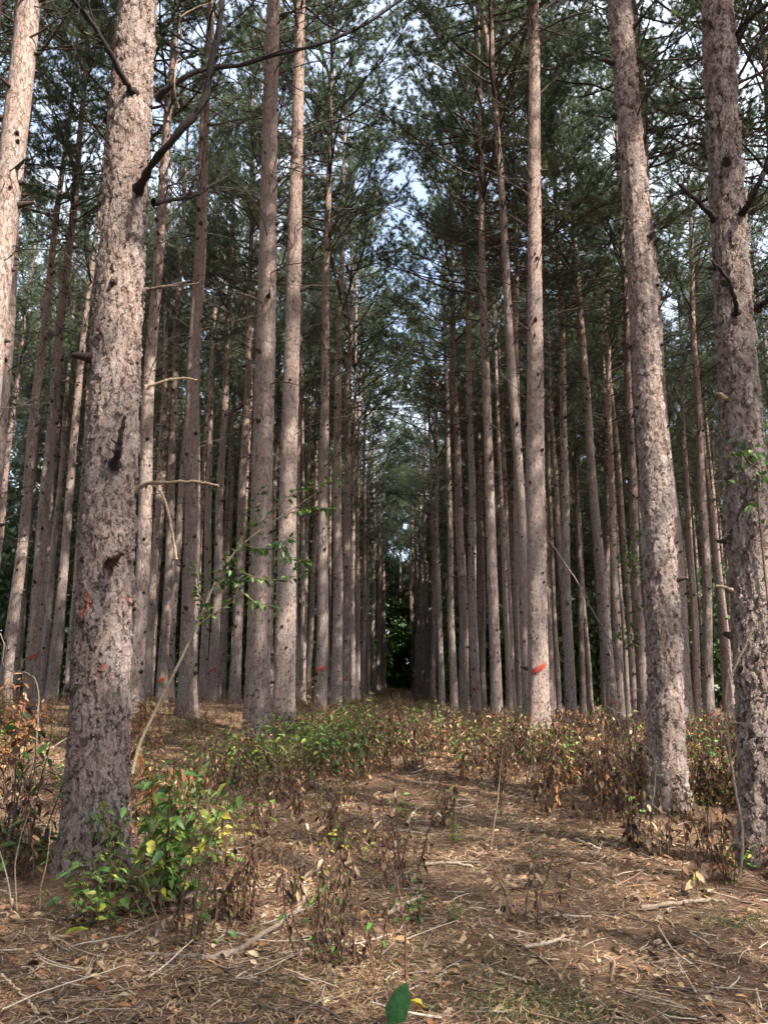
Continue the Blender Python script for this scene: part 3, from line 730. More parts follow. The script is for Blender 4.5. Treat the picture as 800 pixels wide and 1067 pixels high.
# ------------------------------------------------------------------ leaves and plants
def leaves(mb, P, D, L, Wd, rg, cols, mat=0, curl=0.25):
    """pointed leaves folded along the midrib; P base, D direction"""
    n = len(P); D = unit(np.asarray(D, float)); s = unit(np.cross(D, np.array([0, 0, 1.0])+rg.normal(0, .35, (n, 3)))); nn = np.cross(s, D)
    L = np.asarray(L).reshape(-1, 1); Wd = np.asarray(Wd).reshape(-1, 1)
    cu = curl*rg.uniform(.3, 1.6, (n, 1))
    def pt(u, w, e): return P+D*L*u+s*Wd*w+nn*(np.abs(w)*Wd*e-cu*L*u*u)
    V = np.stack([pt(0, 0, 0), pt(.3, .42, .45), pt(.33, 0, 0), pt(.3, -.42, .45), pt(.68, .36, .45), pt(.68, 0, 0), pt(.68, -.36, .45), pt(1, 0, 0)], 1).reshape(-1, 3)
    o = np.arange(n)[:, None]*8
    T = np.concatenate([o+np.array(a) for a in ([0, 1, 2], [0, 2, 3], [4, 7, 5], [5, 7, 6])])
    Q = np.concatenate([o+np.array(a) for a in ([1, 4, 5, 2], [2, 5, 6, 3])])
    C = np.repeat(cols, 8, 0); mb.add(V, T, C, mat, True)
    mb.v.append(np.zeros((0, 3), np.float32)); mb.c.append(np.zeros((0, 3), np.float32)); mb.f.append(Q+mb.n-len(V)); mb.m.append(np.full(len(Q), mat, np.int32)); mb.sm.append(np.full(len(Q), True))
GREENS = np.array([[.085, .19, .035], [.12, .235, .045], [.06, .135, .035], [.16, .27, .055]])
YELLOW = np.array([[.33, .36, .05], [.42, .38, .06], [.22, .30, .05], [.48, .36, .07]])
RUST = np.array([[.27, .115, .045], [.34, .17, .075], [.20, .085, .04], [.40, .24, .12]])
DARK = np.array([[.075, .045, .035], [.11, .06, .042], [.055, .036, .03], [.15, .085, .05]])
TAN = np.array([[.36, .25, .14], [.27, .17, .095], [.44, .33, .2], [.2, .12, .07]])
def plant_arrays(rg, h, nst, ll, pal, droop=0.4, spread=0.22, gap=0.055, bare=0.15, stemc=(0.13, 0.085, 0.05), lean=(0, 0), wr=0.5, origin=(0, 0, 0), sr=0.003, up=0.15, curl=.25):
    """returns (stems, foliage)"""
    ms, mf = MB(), MB(); LP, LD, LL, LC = [], [], [], []
    for k in range(nst):
        a = rg.uniform(0, 6.28); e = rg.uniform(0, spread); hh = h*rg.uniform(.65, 1.08)
        d = np.array([math.cos(a)*e+lean[0], math.sin(a)*e+lean[1], 1.0])
        p0 = np.array(origin)+np.array([math.cos(a), math.sin(a), 0])*rg.uniform(0, .05)*nst**.5+np.array([0, 0, -.03])
        P = curve(p0, d, hh, 12, rg, .07, 0, 0.05); tube(ms, P, np.linspace(sr, sr*.4, 12)*(1+h), 4, np.array(stemc)*rg.uniform(.75, 1.25), 0)
        T = unit(np.gradient(P, axis=0)); nl = int(hh*(1-bare)/gap)
        for q in range(nl):
            u = (bare+(1-bare)*(q+rg.rand()*.7)/max(nl, 1))*11; i = min(int(u), 10); p = P[i]+(P[i+1]-P[i])*min(u-i, 1)
            aa = q*2.4+rg.normal(0, .5); dd = unit(np.array([math.cos(aa), math.sin(aa), up-droop*rg.uniform(.3, 1.8)])+T[i]*.25)
            tube(ms, [p, p+dd*ll*.12], [.0018, .0012], 3, stemc, 0)
            LP.append(p+dd*ll*.12); LD.append(dd); LL.append(ll*rg.uniform(.55, 1.2)*(1-.25*u/11)); LC.append(pal[rg.randint(len(pal))]*rg.uniform(.7, 1.25))
    if LP: leaves(mf, np.array(LP), np.array(LD), np.array(LL), np.array(LL)*wr*rg.uniform(.75, 1.2, len(LL)), rg, np.array(LC), 0, curl)
    return ms, mf
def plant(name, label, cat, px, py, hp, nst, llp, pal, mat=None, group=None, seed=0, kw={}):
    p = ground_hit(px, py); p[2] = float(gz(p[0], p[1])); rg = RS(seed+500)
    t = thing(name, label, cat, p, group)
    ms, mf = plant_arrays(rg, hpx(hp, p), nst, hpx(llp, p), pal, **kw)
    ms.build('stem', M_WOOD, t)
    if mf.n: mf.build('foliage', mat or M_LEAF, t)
    return t
GMIX = np.concatenate([GREENS, GREENS, YELLOW[:1]])
plant('leafy_shrub', 'tall glossy green shrub right of the big scaly front pine', 'shrub', 172, 948, 160, 20, 21, np.concatenate([GREENS, GREENS, GREENS, YELLOW[:2]]), seed=1, kw=dict(gap=.042, droop=.7, spread=.22))
plant('leafy_shrub', 'low green shrub in front of the foot of the big scaly pine', 'shrub', 108, 962, 86, 26, 16, np.concatenate([GREENS, GREENS, DARK[:2], YELLOW[:1]]), seed=2, kw=dict(gap=.04, droop=.4, spread=.6))
plant('leafy_shrub', 'bushy green shrub with dark lower leaves between the tall shrub and fallen branch', 'shrub', 200, 985, 112, 15, 14, np.concatenate([GREENS, DARK, TAN[:1]]), seed=3, kw=dict(gap=.045, droop=.5, spread=.35))
plant('leafy_shrub', 'broad leaved green shrub crowding the right foot of the big scaly pine', 'shrub', 140, 930, 105, 12, 18, np.concatenate([GREENS, DARK[:1], YELLOW[:1]]), seed=51, kw=dict(gap=.045, droop=.8, spread=.35))
plant('leafy_shrub', 'small green shrub right behind the tall glossy one', 'shrub', 205, 880, 75, 9, 15, GMIX, seed=52, kw=dict(gap=.05, droop=.6, spread=.4))
plant('wilted_weed', 'leaning weed hung with black withered leaves beside the green shrubs', 'weed', 205, 960, 118, 4, 16, DARK, M_DRY, seed=4, kw=dict(gap=.024, droop=1.6, spread=.1, lean=(.62, 0), bare=.3, wr=.42))
plant('leafy_shrub', 'yellowing shrub with pale leaves on top, right of the tall green shrub', 'shrub', 232, 905, 92, 13, 15, np.concatenate([GREENS, YELLOW]), seed=5, kw=dict(gap=.06, droop=.5))
plant('leafy_shrub', 'small shrub topped with bright yellow green leaves beside a bare twig', 'shrub', 265, 885, 62, 5, 14, YELLOW, seed=6, kw=dict(gap=.07, bare=.5, spread=.3))
plant('seedling', 'spreading yellow green seedling on open litter in mid clearing', 'seedling', 368, 893, 44, 11, 10, YELLOW, seed=7, kw=dict(gap=.05, bare=.3, spread=.95))
plant('wilted_weed', 'clump of dark withered weeds with a few green leaves beside the fallen branch', 'weed', 350, 1000, 104, 18, 15, np.concatenate([DARK, DARK, GREENS[:1]]), M_DRY, seed=8, kw=dict(gap=.035, droop=1.3, spread=.35, wr=.4))
plant('seedling', 'small green seedling at the foot of the withered weed clump', 'seedling', 347, 1003, 35, 5, 12, GREENS, seed=9, kw=dict(gap=.04, spread=.7))
plant('dried_fern', 'rusty dried leafy plant right of the big front trunk', 'dried plant', 168, 850, 78, 7, 20, RUST, M_DRY, seed=10, kw=dict(gap=.04, droop=1.3, spread=.4, wr=.35))
plant('dried_fern', 'orange dried plant near the left edge of the view', 'dried plant', 10, 800, 95, 10, 14, RUST, M_DRY, seed=11, kw=dict(gap=.035, droop=.6, spread=.3, wr=.4))
plant('wilted_weed', 'dark stemmed weed with sparse green leaves at the left edge', 'weed', 12, 905, 180, 9, 19, np.concatenate([DARK, DARK, GREENS]), M_LEAF, seed=12, kw=dict(gap=.05, droop=.9, spread=.2, stemc=(.09, .07, .055)))
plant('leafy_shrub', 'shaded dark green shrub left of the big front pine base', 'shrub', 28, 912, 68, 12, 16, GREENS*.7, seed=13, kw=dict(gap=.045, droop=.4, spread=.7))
plant('dead_stem', 'straight bare tan stem leaning against nothing left of the big trunk', 'stem', 42, 952, 132, 1, 5, TAN, M_DRY, seed=14, kw=dict(bare=.97, lean=(.05, 0), stemc=(.34, .24, .15), spread=.02))
plant('dead_stem', 'pale kinked bare stem at the left edge, with one side twig', 'stem', 22, 950, 145, 2, 5, TAN, M_DRY, seed=15, kw=dict(bare=.97, lean=(-.12, 0), stemc=(.38, .30, .21), spread=.08))
plant('dried_fern', 'orange dried plant just right of the big front trunk, far side of litter', 'dried plant', 142, 768, 52, 5, 10, RUST, M_DRY, seed=16, kw=dict(gap=.04, droop=.6, wr=.4))
plant('dried_fern', 'tan dried plant between the thick trunk and red-slashed aisle trunk', 'dried plant', 321, 768, 62, 7, 8, TAN, M_DRY, seed=17, kw=dict(gap=.05, droop=.6, wr=.5))
plant('leafy_shrub', 'green shrub climbing at the foot of the sunlit thick trunk', 'shrub', 262, 800, 58, 8, 10.0, GREENS, seed=18, kw=dict(gap=.07, droop=.5, spread=.3))
plant('leafy_shrub', 'green shrub right below the second thick trunk', 'shrub', 312, 800, 46, 14, 9.4, GMIX, seed=19, kw=dict(gap=.06, spread=.5))
plant('leafy_shrub', 'dense green shrub on the left rim of the aisle undergrowth', 'shrub', 338, 802, 56, 18, 10.0, GREENS, seed=20, kw=dict(gap=.06, spread=.5))
plant('leafy_shrub', 'dark green drooping shrub in the left part of the aisle undergrowth', 'shrub', 360, 808, 66, 18, 10.0, GREENS*.85, seed=21, kw=dict(gap=.06, spread=.4, droop=.9))
plant('leafy_shrub', 'yellow green tall bush in the middle of the aisle undergrowth', 'shrub', 372, 778, 58, 20, 8.1, np.concatenate([GREENS, YELLOW[2:3]]), seed=22, kw=dict(gap=.07, spread=.4))
plant('leafy_shrub', 'dark green bush right of centre in the aisle undergrowth', 'shrub', 436, 772, 40, 14, 8.8, GREENS*.8, seed=23, kw=dict(gap=.07, spread=.4))
plant('seedling', 'low green seedling on litter before the right aisle row', 'seedling', 468, 832, 20, 5, 9, GREENS, seed=24, kw=dict(gap=.05, spread=.7))
plant('seedling', 'green seedling patch left of the small sunlit stick', 'seedling', 418, 850, 26, 6, 9, GREENS, seed=25, kw=dict(gap=.05, spread=.7))
plant('seedling', 'small dark green seedling in the middle of the clearing', 'seedling', 453, 846, 24, 3, 9, GREENS*.8, seed=26, kw=dict(gap=.05, spread=.5))
plant('dried_fern', 'rust orange dried leaves below the boldly slashed pine', 'dried plant', 580, 845, 62, 5, 11, RUST, M_DRY, seed=27, kw=dict(gap=.045, droop=1.2, wr=.4))
plant('dried_fern', 'orange dried stalk under the red-smeared aisle trunk', 'dried plant', 506, 795, 62, 3, 9, RUST, M_DRY, seed=28, kw=dict(gap=.05, droop=1.2, wr=.4))
plant('dried_leaf_clump', 'cluster of curled tan leaves on the bare foreground floor', 'dried plant', 510, 1000, 34, 7, 14, TAN, M_DRY, seed=29, kw=dict(gap=.04, droop=.4, spread=.7, bare=.2))
plant('dead_stem', 'tall thin red brown stalk rising through the middle of the foreground', 'stem', 420, 1024, 232, 1, 9, DARK, M_DRY, seed=30, kw=dict(bare=.9, lean=(-.15, 0), stemc=(.15, .065, .05), spread=.01, sr=.0028))
plant('dead_stem', 'short forked brown stalk left of the tall red brown one', 'stem', 398, 1030, 125, 2, 9, DARK, M_DRY, seed=31, kw=dict(bare=.93, lean=(-.10, 0), stemc=(.22, .12, .07), spread=.1, sr=.0028))
plant('dead_stem', 'long pale bare stalk slanting over the litter before the right aisle row', 'stem', 510, 888, 118, 1, 6, TAN, M_DRY, seed=32, kw=dict(bare=.92, lean=(.38, 0), stemc=(.36, .25, .15), spread=.01))
plant('dead_stem', 'short pale bare stalk right of the long slanting one', 'stem', 535, 880, 48, 1, 6, TAN, M_DRY, seed=33, kw=dict(bare=.95, lean=(.6, 0), stemc=(.36, .25, .15), spread=.01))
plant('dead_stem', 'tall crooked bare stalk left of the big straight pine', 'stem', 661, 842, 172, 2, 6, TAN, M_DRY, seed=34, kw=dict(bare=.93, lean=(-.09, 0), stemc=(.24, .19, .14), spread=.14))
plant('sprig', 'yellow green leafy sprig on a bare stalk left of the big straight pine', 'sprig', 652, 800, 98, 2, 8, YELLOW*.8, seed=35, kw=dict(gap=.035, bare=.7, spread=.05, stemc=(.2, .16, .1)))
plant('wilted_weed', 'weed with pale yellow drooping leaves left of the right-edge pine base', 'weed', 722, 935, 62, 4, 16, np.concatenate([TAN, YELLOW[1:2], DARK]), M_DRY, seed=36, kw=dict(gap=.06, droop=.9))
plant('wilted_weed', 'dense dark weed at the foot of the big straight pine', 'weed', 690, 895, 82, 9, 12, np.concatenate([DARK, TAN]), M_DRY, seed=37, kw=dict(gap=.045, droop=1.2, wr=.45))
plant('wilted_weed', 'dark weed left of the big straight pine foot', 'weed', 652, 882, 82, 8, 12, DARK, M_DRY, seed=38, kw=dict(gap=.045, droop=1.2, wr=.45))
plant('wilted_weed', 'brown weed between the big straight pine and right-edge pine', 'weed', 735, 890, 85, 8, 12, np.concatenate([DARK, RUST]), M_DRY, seed=39, kw=dict(gap=.05, droop=1.2, wr=.45))
plant('leafy_shrub', 'green shrub seen between the two thick right-hand pines', 'shrub', 725, 800, 58, 8, 8, GREENS, seed=40, kw=dict(gap=.07, spread=.5))
plant('leafy_shrub', 'green shrub against the left flank of the right-edge pine', 'shrub', 752, 800, 56, 7, 8, GREENS, seed=41, kw=dict(gap=.07, spread=.5))
plant('leafy_shrub', 'yellowish shrub beneath the leaning marked pine', 'shrub', 641, 800, 36, 7, 8, np.concatenate([YELLOW*.7, GREENS]), seed=42, kw=dict(gap=.06, spread=.5))

# single dark leaf on its own stalk and the fallen yellow leaf, front centre
p = ground_hit(412, 1080); t = thing('leaf_sprout', 'single large dark green leaf standing up at the bottom of the view', 'sprout', (p[0], p[1], float(gz(p[0], p[1]))))
q = at(412, 1040, p[1]); mb = MB(); tube(mb, [(0, 0, -.02), (.0, 0, .03), (-.01, 0, .05)], [.003, .0025, .002], 5, (.12, .10, .05)); mb.build('stem', M_WOOD, t)
mb = MB(); leaves(mb, np.array([[-.03, 0.0, .03]]), np.array([[.50, .30, .85]]), [hpx(46, p)], [hpx(30, p)], RS(3), np.array([[.022, .07, .02]]), 0, .1); mb.build('blade', M_DRY, t)
p = ground_hit(435, 1054); mb = MB(); leaves(mb, np.array([[p[0]-.03, p[1], p[2]+.03]]), np.array([[1, .1, -.1]]), [.10], [.055], RS(4), np.array([[.62, .50, .06]]), 0, .2)
leaves(mb, np.array([[p[0]+.02, p[1]-.01, p[2]+.03]]), np.array([[-.6, .2, .3]]), [.05], [.04], RS(5), np.array([[.55, .45, .06]]), 0, .2)
tag(mb.build('fallen_leaf', M_LEAF), 'bright yellow curled leaf on the floor beside the big green leaf', 'leaf')
p = ground_hit(77, 982); mb = MB(); leaves(mb, np.array([[p[0]-.05, p[1], p[2]+.04]]), np.array([[1, .2, .25]]), [.12], [.10], RS(6), np.array([[.40, .50, .07]]), 0, .1)
tag(mb.build('fallen_leaf', M_LEAF), 'lime green leaf catching the sun low left of the shrubs', 'leaf')

# slanting sapling with the leafy branch in front of the left row
ds = 7.2
t = thing('leaning_sapling', 'pale slanting sapling with leafy twigs hanging before the sunlit thick pine', 'sapling', at(140, 800, ds)*[1, 1, 0]+[0, 0, float(gz(*at(140, 800, ds)[:2]))])
o = np.array(t.location); S = lambda pts, dz=0: spline([at(a, b, ds+(c[0] if c else 0))-o for a, b, *c in pts], 26)
mb = MB(); P = S([(138, 806), (146, 775), (165, 735), (192, 680), (205, 652), (228, 600), (252, 568), (290, 540), (330, 514)]); tube(mb, P, np.linspace(.017, .005, 26), 7, np.linspace(0, 1, 26)[:, None]*np.array([-.16, -.13, -.08])+np.array([.38, .31, .2]), 0)
sap = [P]
for k, pts in enumerate(([(228, 600), (245, 575), (262, 540), (275, 500)], [(205, 652), (222, 640), (245, 625)], [(240, 590), (262, 600), (290, 605), (315, 598)], [(252, 568), (280, 572), (305, 560)],
             [(265, 555), (290, 525), (318, 510), (350, 500)], [(300, 535), (322, 530), (345, 530)], [(222, 612), (235, 605), (255, 605)], [(215, 640), (208, 615), (204, 590)], [(290, 560), (300, 580), (320, 585)], [(245, 575), (240, 600), (262, 625), (285, 632)])):
    Q = S(pts); sap.append(Q); tube(mb, Q, np.linspace(.006, .0025, 26), 5, (.15, .11, .07), 0)
mb.build('stem', M_WOOD, t)
rg = RS(77); LP, LD, LL = [], [], []
for k, Q in enumerate(sap):
    for i in range(2, 26):
        if k == 0 and i < 17: continue
        for _ in range(3):
            if rg.rand() < .42: continue
            aa = rg.uniform(0, 6.28); dd = unit(np.array([math.cos(aa), .6*math.sin(aa), rg.uniform(-.6, .25)])+unit(Q[min(i, 24)+1]-Q[min(i, 24)])*.5)
            LP.append(Q[i]+dd*.02); LD.append(dd); LL.append(rg.uniform(.045, .09))
n = len(LP); mb = MB(); leaves(mb, np.array(LP), np.array(LD), LL, np.array(LL)*.6, rg, GREENS[rg.randint(4, size=n)]*rg.uniform(.45, .85, (n, 1)), 0, .25); mb.build('foliage', M_LEAF, t)

# climbing leaves on trunks
def climber(tree, spots, label, name='climbing_vine', seed=0, ll=.07):
    base, ax, r0, d = TB[tree][:4]; rg = RS(seed+900)
    t = thing(name, label, 'vine', base); mb, ml = MB(), MB(); pts = []; P, D, L = [], [], []
    px0, py0 = spots[-1][:2]
    dd = d-float(trunk_radius(1.5, r0))-.04
    for a, b, s, n in spots:
        c = at(a, b, dd)-base; pts.append(c)
        for _ in range(n):
            P.append(c+rg.normal(0, 1, 3)*np.array([s, .05, s])); D.append(unit(rg.normal(0, 1, 3)+np.array([0, -.5, -.5]))); L.append(rg.uniform(.7, 1.3)*ll)
    pts.append(np.array([pts[-1][0], pts[-1][1], 0])); tube(mb, spline(pts, 30), .008, 5, (.14, .10, .07)); mb.build('stem', M_WOOD, t)
    leaves(ml, np.array(P), np.array(D), L, np.array(L)*.75, rg, GREENS[rg.randint(4, size=len(P))]*.75, 0, .2); ml.build('foliage', M_LEAF, t)
climber('D14', [(664, 552, .12, 12), (660, 568, .2, 22), (655, 582, .36, 60), (662, 592, .3, 36), (648, 657, .3, 26), (656, 668, .25, 24), (664, 635, .15, 10)], 'ivy clump on the marked trunk left of the big straight pine', seed=1, ll=.16)
climber('R1', [(772, 470, .06, 16), (780, 482, .08, 22), (792, 493, .06, 16), (790, 530, .04, 8)], 'small green vine leaves clinging high on the right-edge pine', seed=2, ll=.06)
# the pale bare vine hanging down the right-edge pine's left side
def bare_vine(label, pts, d, r, col, seed, side=4):
    rg = RS(seed); p0 = at(*pts[-1], d); b = np.array([p0[0], p0[1], float(gz(p0[0], p0[1]))])
    t = MB(); P = spline([at(x, y, d)-b for x, y in pts], 40); P[1:-1] += rg.normal(0, .004, (38, 3)); tube(t, P, np.linspace(r*.6, r, 40), 6, col)
    for _ in range(side):
        i = rg.randint(4, 36); tube(t, curve(P[i], unit(rg.normal(0, 1, 3)*[1, .4, 1]), rg.uniform(.15, .45), 8, rg, .2), np.linspace(r*.5, r*.2, 8), 4, col)
    o = t.build('bare_vine', M_WOOD, None, b); tag(o, label, 'vine'); return o
bare_vine('long pale bare vine hanging down beside the right-edge pine', [(783, 655), (768, 690), (757, 715), (757, 760), (762, 800), (770, 845), (773, 880), (770, 915)], 5.45, .011, (.22, .175, .13), 1)
bare_vine('grey bare vine curving across the big straight pine foot', [(690, 720), (672, 745), (660, 762), (670, 775), (682, 795), (680, 830), (678, 858)], 7.2, .009, (.17, .14, .115), 2, 7)
bare_vine('grey twiggy bare vine right of the leaning marked pine', [(630, 735), (648, 745), (662, 752), (676, 742), (690, 728)], 7.6, .007, (.17, .14, .115), 3, 7)
bare_vine('thin straight bare branch slanting between the boldly slashed and leaning marked pines', [(570, 560), (600, 605), (625, 650), (645, 685), (650, 720), (657, 790), (662, 840)], 8.2, .010, (.2, .165, .13), 4, 3)
bare_vine('pale arching twig loop at the left edge below the leaning pines', [(0, 660), (5, 672), (3, 690), (12, 700), (30, 702), (40, 720), (38, 790), (36, 860)], 9.0, .009, (.2, .165, .13), 5, 5)

# ------------------------------------------------------------------ sticks lying on the floor
def stick(name, label, pts, r, col, seed, lift=.02, forks=()):
    P = []
    for x, y in pts:
        g = ground_hit(x, y); P.append(np.array([g[0], g[1], float(gz(g[0], g[1]))+lift]))
    b = P[0].copy(); rg = RS(seed+50); Q = spline([p-b for p in P], 30); Q[1:-1] += rg.normal(0, .003, (28, 3))
    mb = MB(); tube(mb, Q, np.linspace(r[0], r[1], 30)*(1+.1*np.sin(np.arange(30)*1.3+seed)), 8, np.array(col), 0, cap=True)
    o = mb.build(name, M_WOOD, None, b); tag(o, label, 'branch' if 'branch' in name else 'stick'); return o
st = (.36, .27, .19)
stick('fallen_branch', 'thick crooked fallen branch lying across the litter in front', [(232, 1002), (252, 992), (275, 978), (297, 963), (312, 950), (318, 935), (313, 921), (325, 912), (342, 904)], (.0155, .009), (.25, .19, .145), 1, .018)
stick('fallen_stick', 'straight grey stick ending at the crooked fallen branch', [(150, 1000), (185, 1001), (215, 1003), (240, 997)], (.009, .012), (.2, .16, .13), 2)
stick('fallen_stick', 'long thin pale stick behind the crooked fallen branch', [(255, 932), (285, 926), (310, 922)], (.006, .005), st, 3)
stick('fallen_stick', 'pale split stick right of the withered weed clump', [(402, 958), (420, 948), (438, 938)], (.014, .009), (.40, .31, .22), 4)
stick('fallen_stick', 'pale straight stick lying level in mid clearing', [(442, 904), (465, 903), (492, 906)], (.013, .010), (.36, .28, .2), 5)
stick('fallen_stick', 'short pale bent stick at the foot of the long slanting stalk', [(485, 890), (505, 893), (518, 889)], (.011, .009), (.36, .26, .18), 6)
stick('fallen_stick', 'forked sunlit chip of wood behind mid clearing', [(424, 862), (432, 848), (444, 840)], (.016, .007), (.40, .30, .2), 7)
stick('fallen_stick', 'bleached forked stick in the foreground right of centre', [(548, 992), (566, 990), (584, 984), (602, 987)], (.010, .008), (.30, .25, .19), 8)
stick('fallen_stick', 'thin pale twig near the bottom below the bleached forked stick', [(520, 1018), (533, 1023), (548, 1028)], (.006, .005), (.45, .36, .26), 9)
stick('fallen_stick', 'dark stick lying low in front of the right-edge pine', [(668, 951), (700, 946), (735, 942), (758, 946)], (.014, .009), (.26, .2, .15), 10)
stick('fallen_stick', 'long thin bowed stick at the bottom left corner', [(0, 1020), (22, 1040), (40, 1062)], (.006, .004), (.45, .34, .22), 11)
stick('fallen_stick', 'stout reddish stick at the left edge before the bare stems', [(-4, 951), (15, 949), (32, 951)], (.018, .014), (.30, .17, .11), 12)
stick('fallen_stick', 'short tan stick on the brown floor between fallen branch and pale split stick', [(388, 950), (405, 957), (415, 940)], (.006, .005), st, 13)
stick('fallen_stick', 'grey stick on the floor below the weeds right of centre', [(600, 877), (612, 882), (625, 888)], (.010, .008), (.48, .37, .28), 14)
stick('fallen_stick', 'dark twig across the bottom right floor', [(705, 1036), (730, 1040), (748, 1038)], (.009, .006), (.15, .11, .08), 15)

# pine cones
def cone(px, py, label, seed):
    g = ground_hit(px, py); rg = RS(seed); t = MB(); L = .055
    for k in range(70):
        u = k/70; a = k*2.4; r = .020*math.sin(math.pi*(.12+.8*u)); c = np.array([math.cos(a)*r, math.sin(a)*r, u*L])
        e = np.array([math.cos(a), math.sin(a), .3]); s = np.array([-math.sin(a), math.cos(a), 0])*.006
        V = [c*.4-s, c*.4+s, c+e*.008+s, c+e*.008-s, c+e*.006+[0, 0, -.004]]
        t.add(V, [[0, 1, 2, 3]], np.array([.13, .08, .05])*rg.uniform(.6, 1.4), 0, False); t.add(V[2:], [[0, 1, 2]], (.2, .13, .08), 0, False)
    tube(t, [(0, 0, 0), (0, 0, L*.5), (0, 0, L*.9)], [.008, .014, .005], 8, (.07, .045, .03), 0)
    o = t.build('pine_cone', M_WOOD, None, (g[0], g[1], float(gz(g[0], g[1]))+.022)); o.rotation_euler = (R(rg.uniform(70, 100)), 0, rg.uniform(0, 6.28)); tag(o, label, 'pine cone')
cone(31, 1011, 'dark pine cone on the floor at the lower left', 1)
cone(684, 982, 'dark pine cone below the dark stick on the right', 2)
cone(712, 988, 'brown pine cone right of the dark one on the right', 3)

# ------------------------------------------------------------------ dry undergrowth: one mass of weeds
rg = RS(600); protoD, protoG = [], []
for s in range(9):
    r2 = RS(620+s); pal = [np.concatenate([DARK, DARK, RUST]), np.concatenate([RUST, DARK]), np.concatenate([DARK, DARK, TAN]), np.concatenate([TAN*.7, DARK]), np.concatenate([RUST, DARK]), np.concatenate([DARK, DARK, GREENS*.8])][s % 6]
    protoD.append(plant_arrays(r2, r2.uniform(.40, .80), r2.randint(4, 8), .072, pal, gap=.034, droop=1.2, spread=.26, wr=.40, bare=.15, stemc=(.13, .085, .06)))
for s in range(5):
    r2 = RS(650+s); protoG.append(plant_arrays(r2, r2.uniform(.32, .62), r2.randint(4, 9), .08, [GREENS, GMIX, GREENS*.8, np.concatenate([GREENS, RUST]), GREENS][s], gap=.055, droop=.5, spread=.5, wr=.55))
def density(x, y):
    y = y+1.3*vnoise(x*1.7, y*.6, .9)
    band = sstep(8.0, 10.3, y)*sstep(2.9, 2.2, np.abs(x-.3))*1.25                      # the aisle
    right = sstep(.9, 2.1, x-(8-y)*.10)*sstep(5.2, 6.4, y)*.80*sstep(30, 15, y)
    left = sstep(-1.0, -2.0, x)*sstep(18, 21, y)*.30
    mid = .30*sstep(6, 8.5, y)
    near = .07
    lt = sstep(-3.0, -3.6, x)*sstep(5.5, 6.2, y)*.35
    return np.maximum.reduce([band, right, left, mid, lt, near+0*x])
mbs, mfd = MB(), MB(); cnt = 0
for k in range(15000):
    y = 4.5+rg.rand()**1.1*33; x = rg.uniform(-1, 1)*(.56*y+.6)
    aisle = abs(x-.3) < 2.7 and y > 9.5
    if rg.rand() > density(np.array(x), np.array(y))*((.55 if aisle else .38)+(.95 if aisle else 1.15)*vnoise(np.array(x), np.array(y), 1.5)): continue
    if min(math.hypot(x-TB[n_][0][0], y-TB[n_][0][1])-TB[n_][2]*1.35 for n_ in TB) < .03: continue
    pg = .27 if (abs(x) < 2.6 and y > 10) else .13
    if x < -.4 and 9 < y < 15: pg = .5
    ms, mf = protoG[rg.randint(5)] if rg.rand() < pg else protoD[rg.randint(9)]
    a = rg.uniform(0, 6.28); s = rg.uniform(.35, 1.3)*(.90 if y < 16 else .72)*(1.15 if aisle else 1.25 if (x > 1.2 and y < 13) else 1.0); c, sn = math.cos(a)*s, math.sin(a)*s
    Mx = np.array([[c, -sn, 0, x], [sn, c, 0, y], [0, 0, s, float(gz(x, y))], [0, 0, 0, 1]])
    mbs.merge(ms, Mx); mfd.merge(mf, Mx); cnt += 1
for nm in TB:
    b, _, r0_, d_ = TB[nm][:4]
    if d_ > 34: continue
    for q in range(rg.randint(5, 11)):
        a = rg.uniform(0, 6.28); rr_ = r0_*1.25+rg.uniform(.02, .3); x, y = b[0]+math.cos(a)*rr_, b[1]+math.sin(a)*rr_
        ms, mf = protoG[rg.randint(5)] if rg.rand() < .3 else protoD[rg.randint(9)]
        a = rg.uniform(0, 6.28); s = rg.uniform(.3, .8); c, sn = math.cos(a)*s, math.sin(a)*s
        Mx = np.array([[c, -sn, 0, x], [sn, c, 0, y], [0, 0, s, float(gz(x, y))], [0, 0, 0, 1]])
        mbs.merge(ms, Mx); mfd.merge(mf, Mx)
for k in range(420):                         # the weeds run on down the aisle
    x, y = rg.uniform(-2.3, 2.9), 34+rg.rand()*42
    ms, mf = protoG[rg.randint(5)] if rg.rand() < .3 else protoD[rg.randint(9)]
    a = rg.uniform(0, 6.28); s = rg.uniform(.6, 1.3); c, sn = math.cos(a)*s, math.sin(a)*s
    Mx = np.array([[c, -sn, 0, x], [sn, c, 0, y], [0, 0, s, float(gz(x, y))], [0, 0, 0, 1]])
    mbs.merge(ms, Mx); mfd.merge(mf, Mx)
print('undergrowth plants', cnt)
as_slot(mfd, {0: 1, 1: 1, 2: 1, 3: 1}); mbs.merge(mfd)
tag(mbs.build('undergrowth', [M_WOOD, M_DRY]), 'low tangle of withered brown weeds and green seedlings between the trunks', 'undergrowth', None, 'stuff')
# scraps of dead leaves on the floor
n = 20000; x, y = scatter(n, 2.2, 17, 1.2); k = rg.rand(n) < .55+.45*np.clip(density(x, y), 0, 1); x, y = x[k], y[k]; n = len(x)
mb = MB(); a = rg.uniform(0, 6.28, n); D = np.stack([np.cos(a), np.sin(a), rg.normal(.05, .3, n)], -1); L = rg.uniform(.018, .07, n)
PAL = np.concatenate([TAN, RUST, DARK, TAN]); leaves(mb, np.stack([x, y, gz(x, y)+.012+.01*rg.rand(n)], -1), D, L, L*.55, rg, PAL[rg.randint(len(PAL), size=n)]*rg.uniform(.7, 1.2, (n, 1)), 0, .35)
tag(mb.build('fallen_leaves', M_DRY), 'curled dead brown leaves scattered on the floor', 'leaves', None, 'stuff')
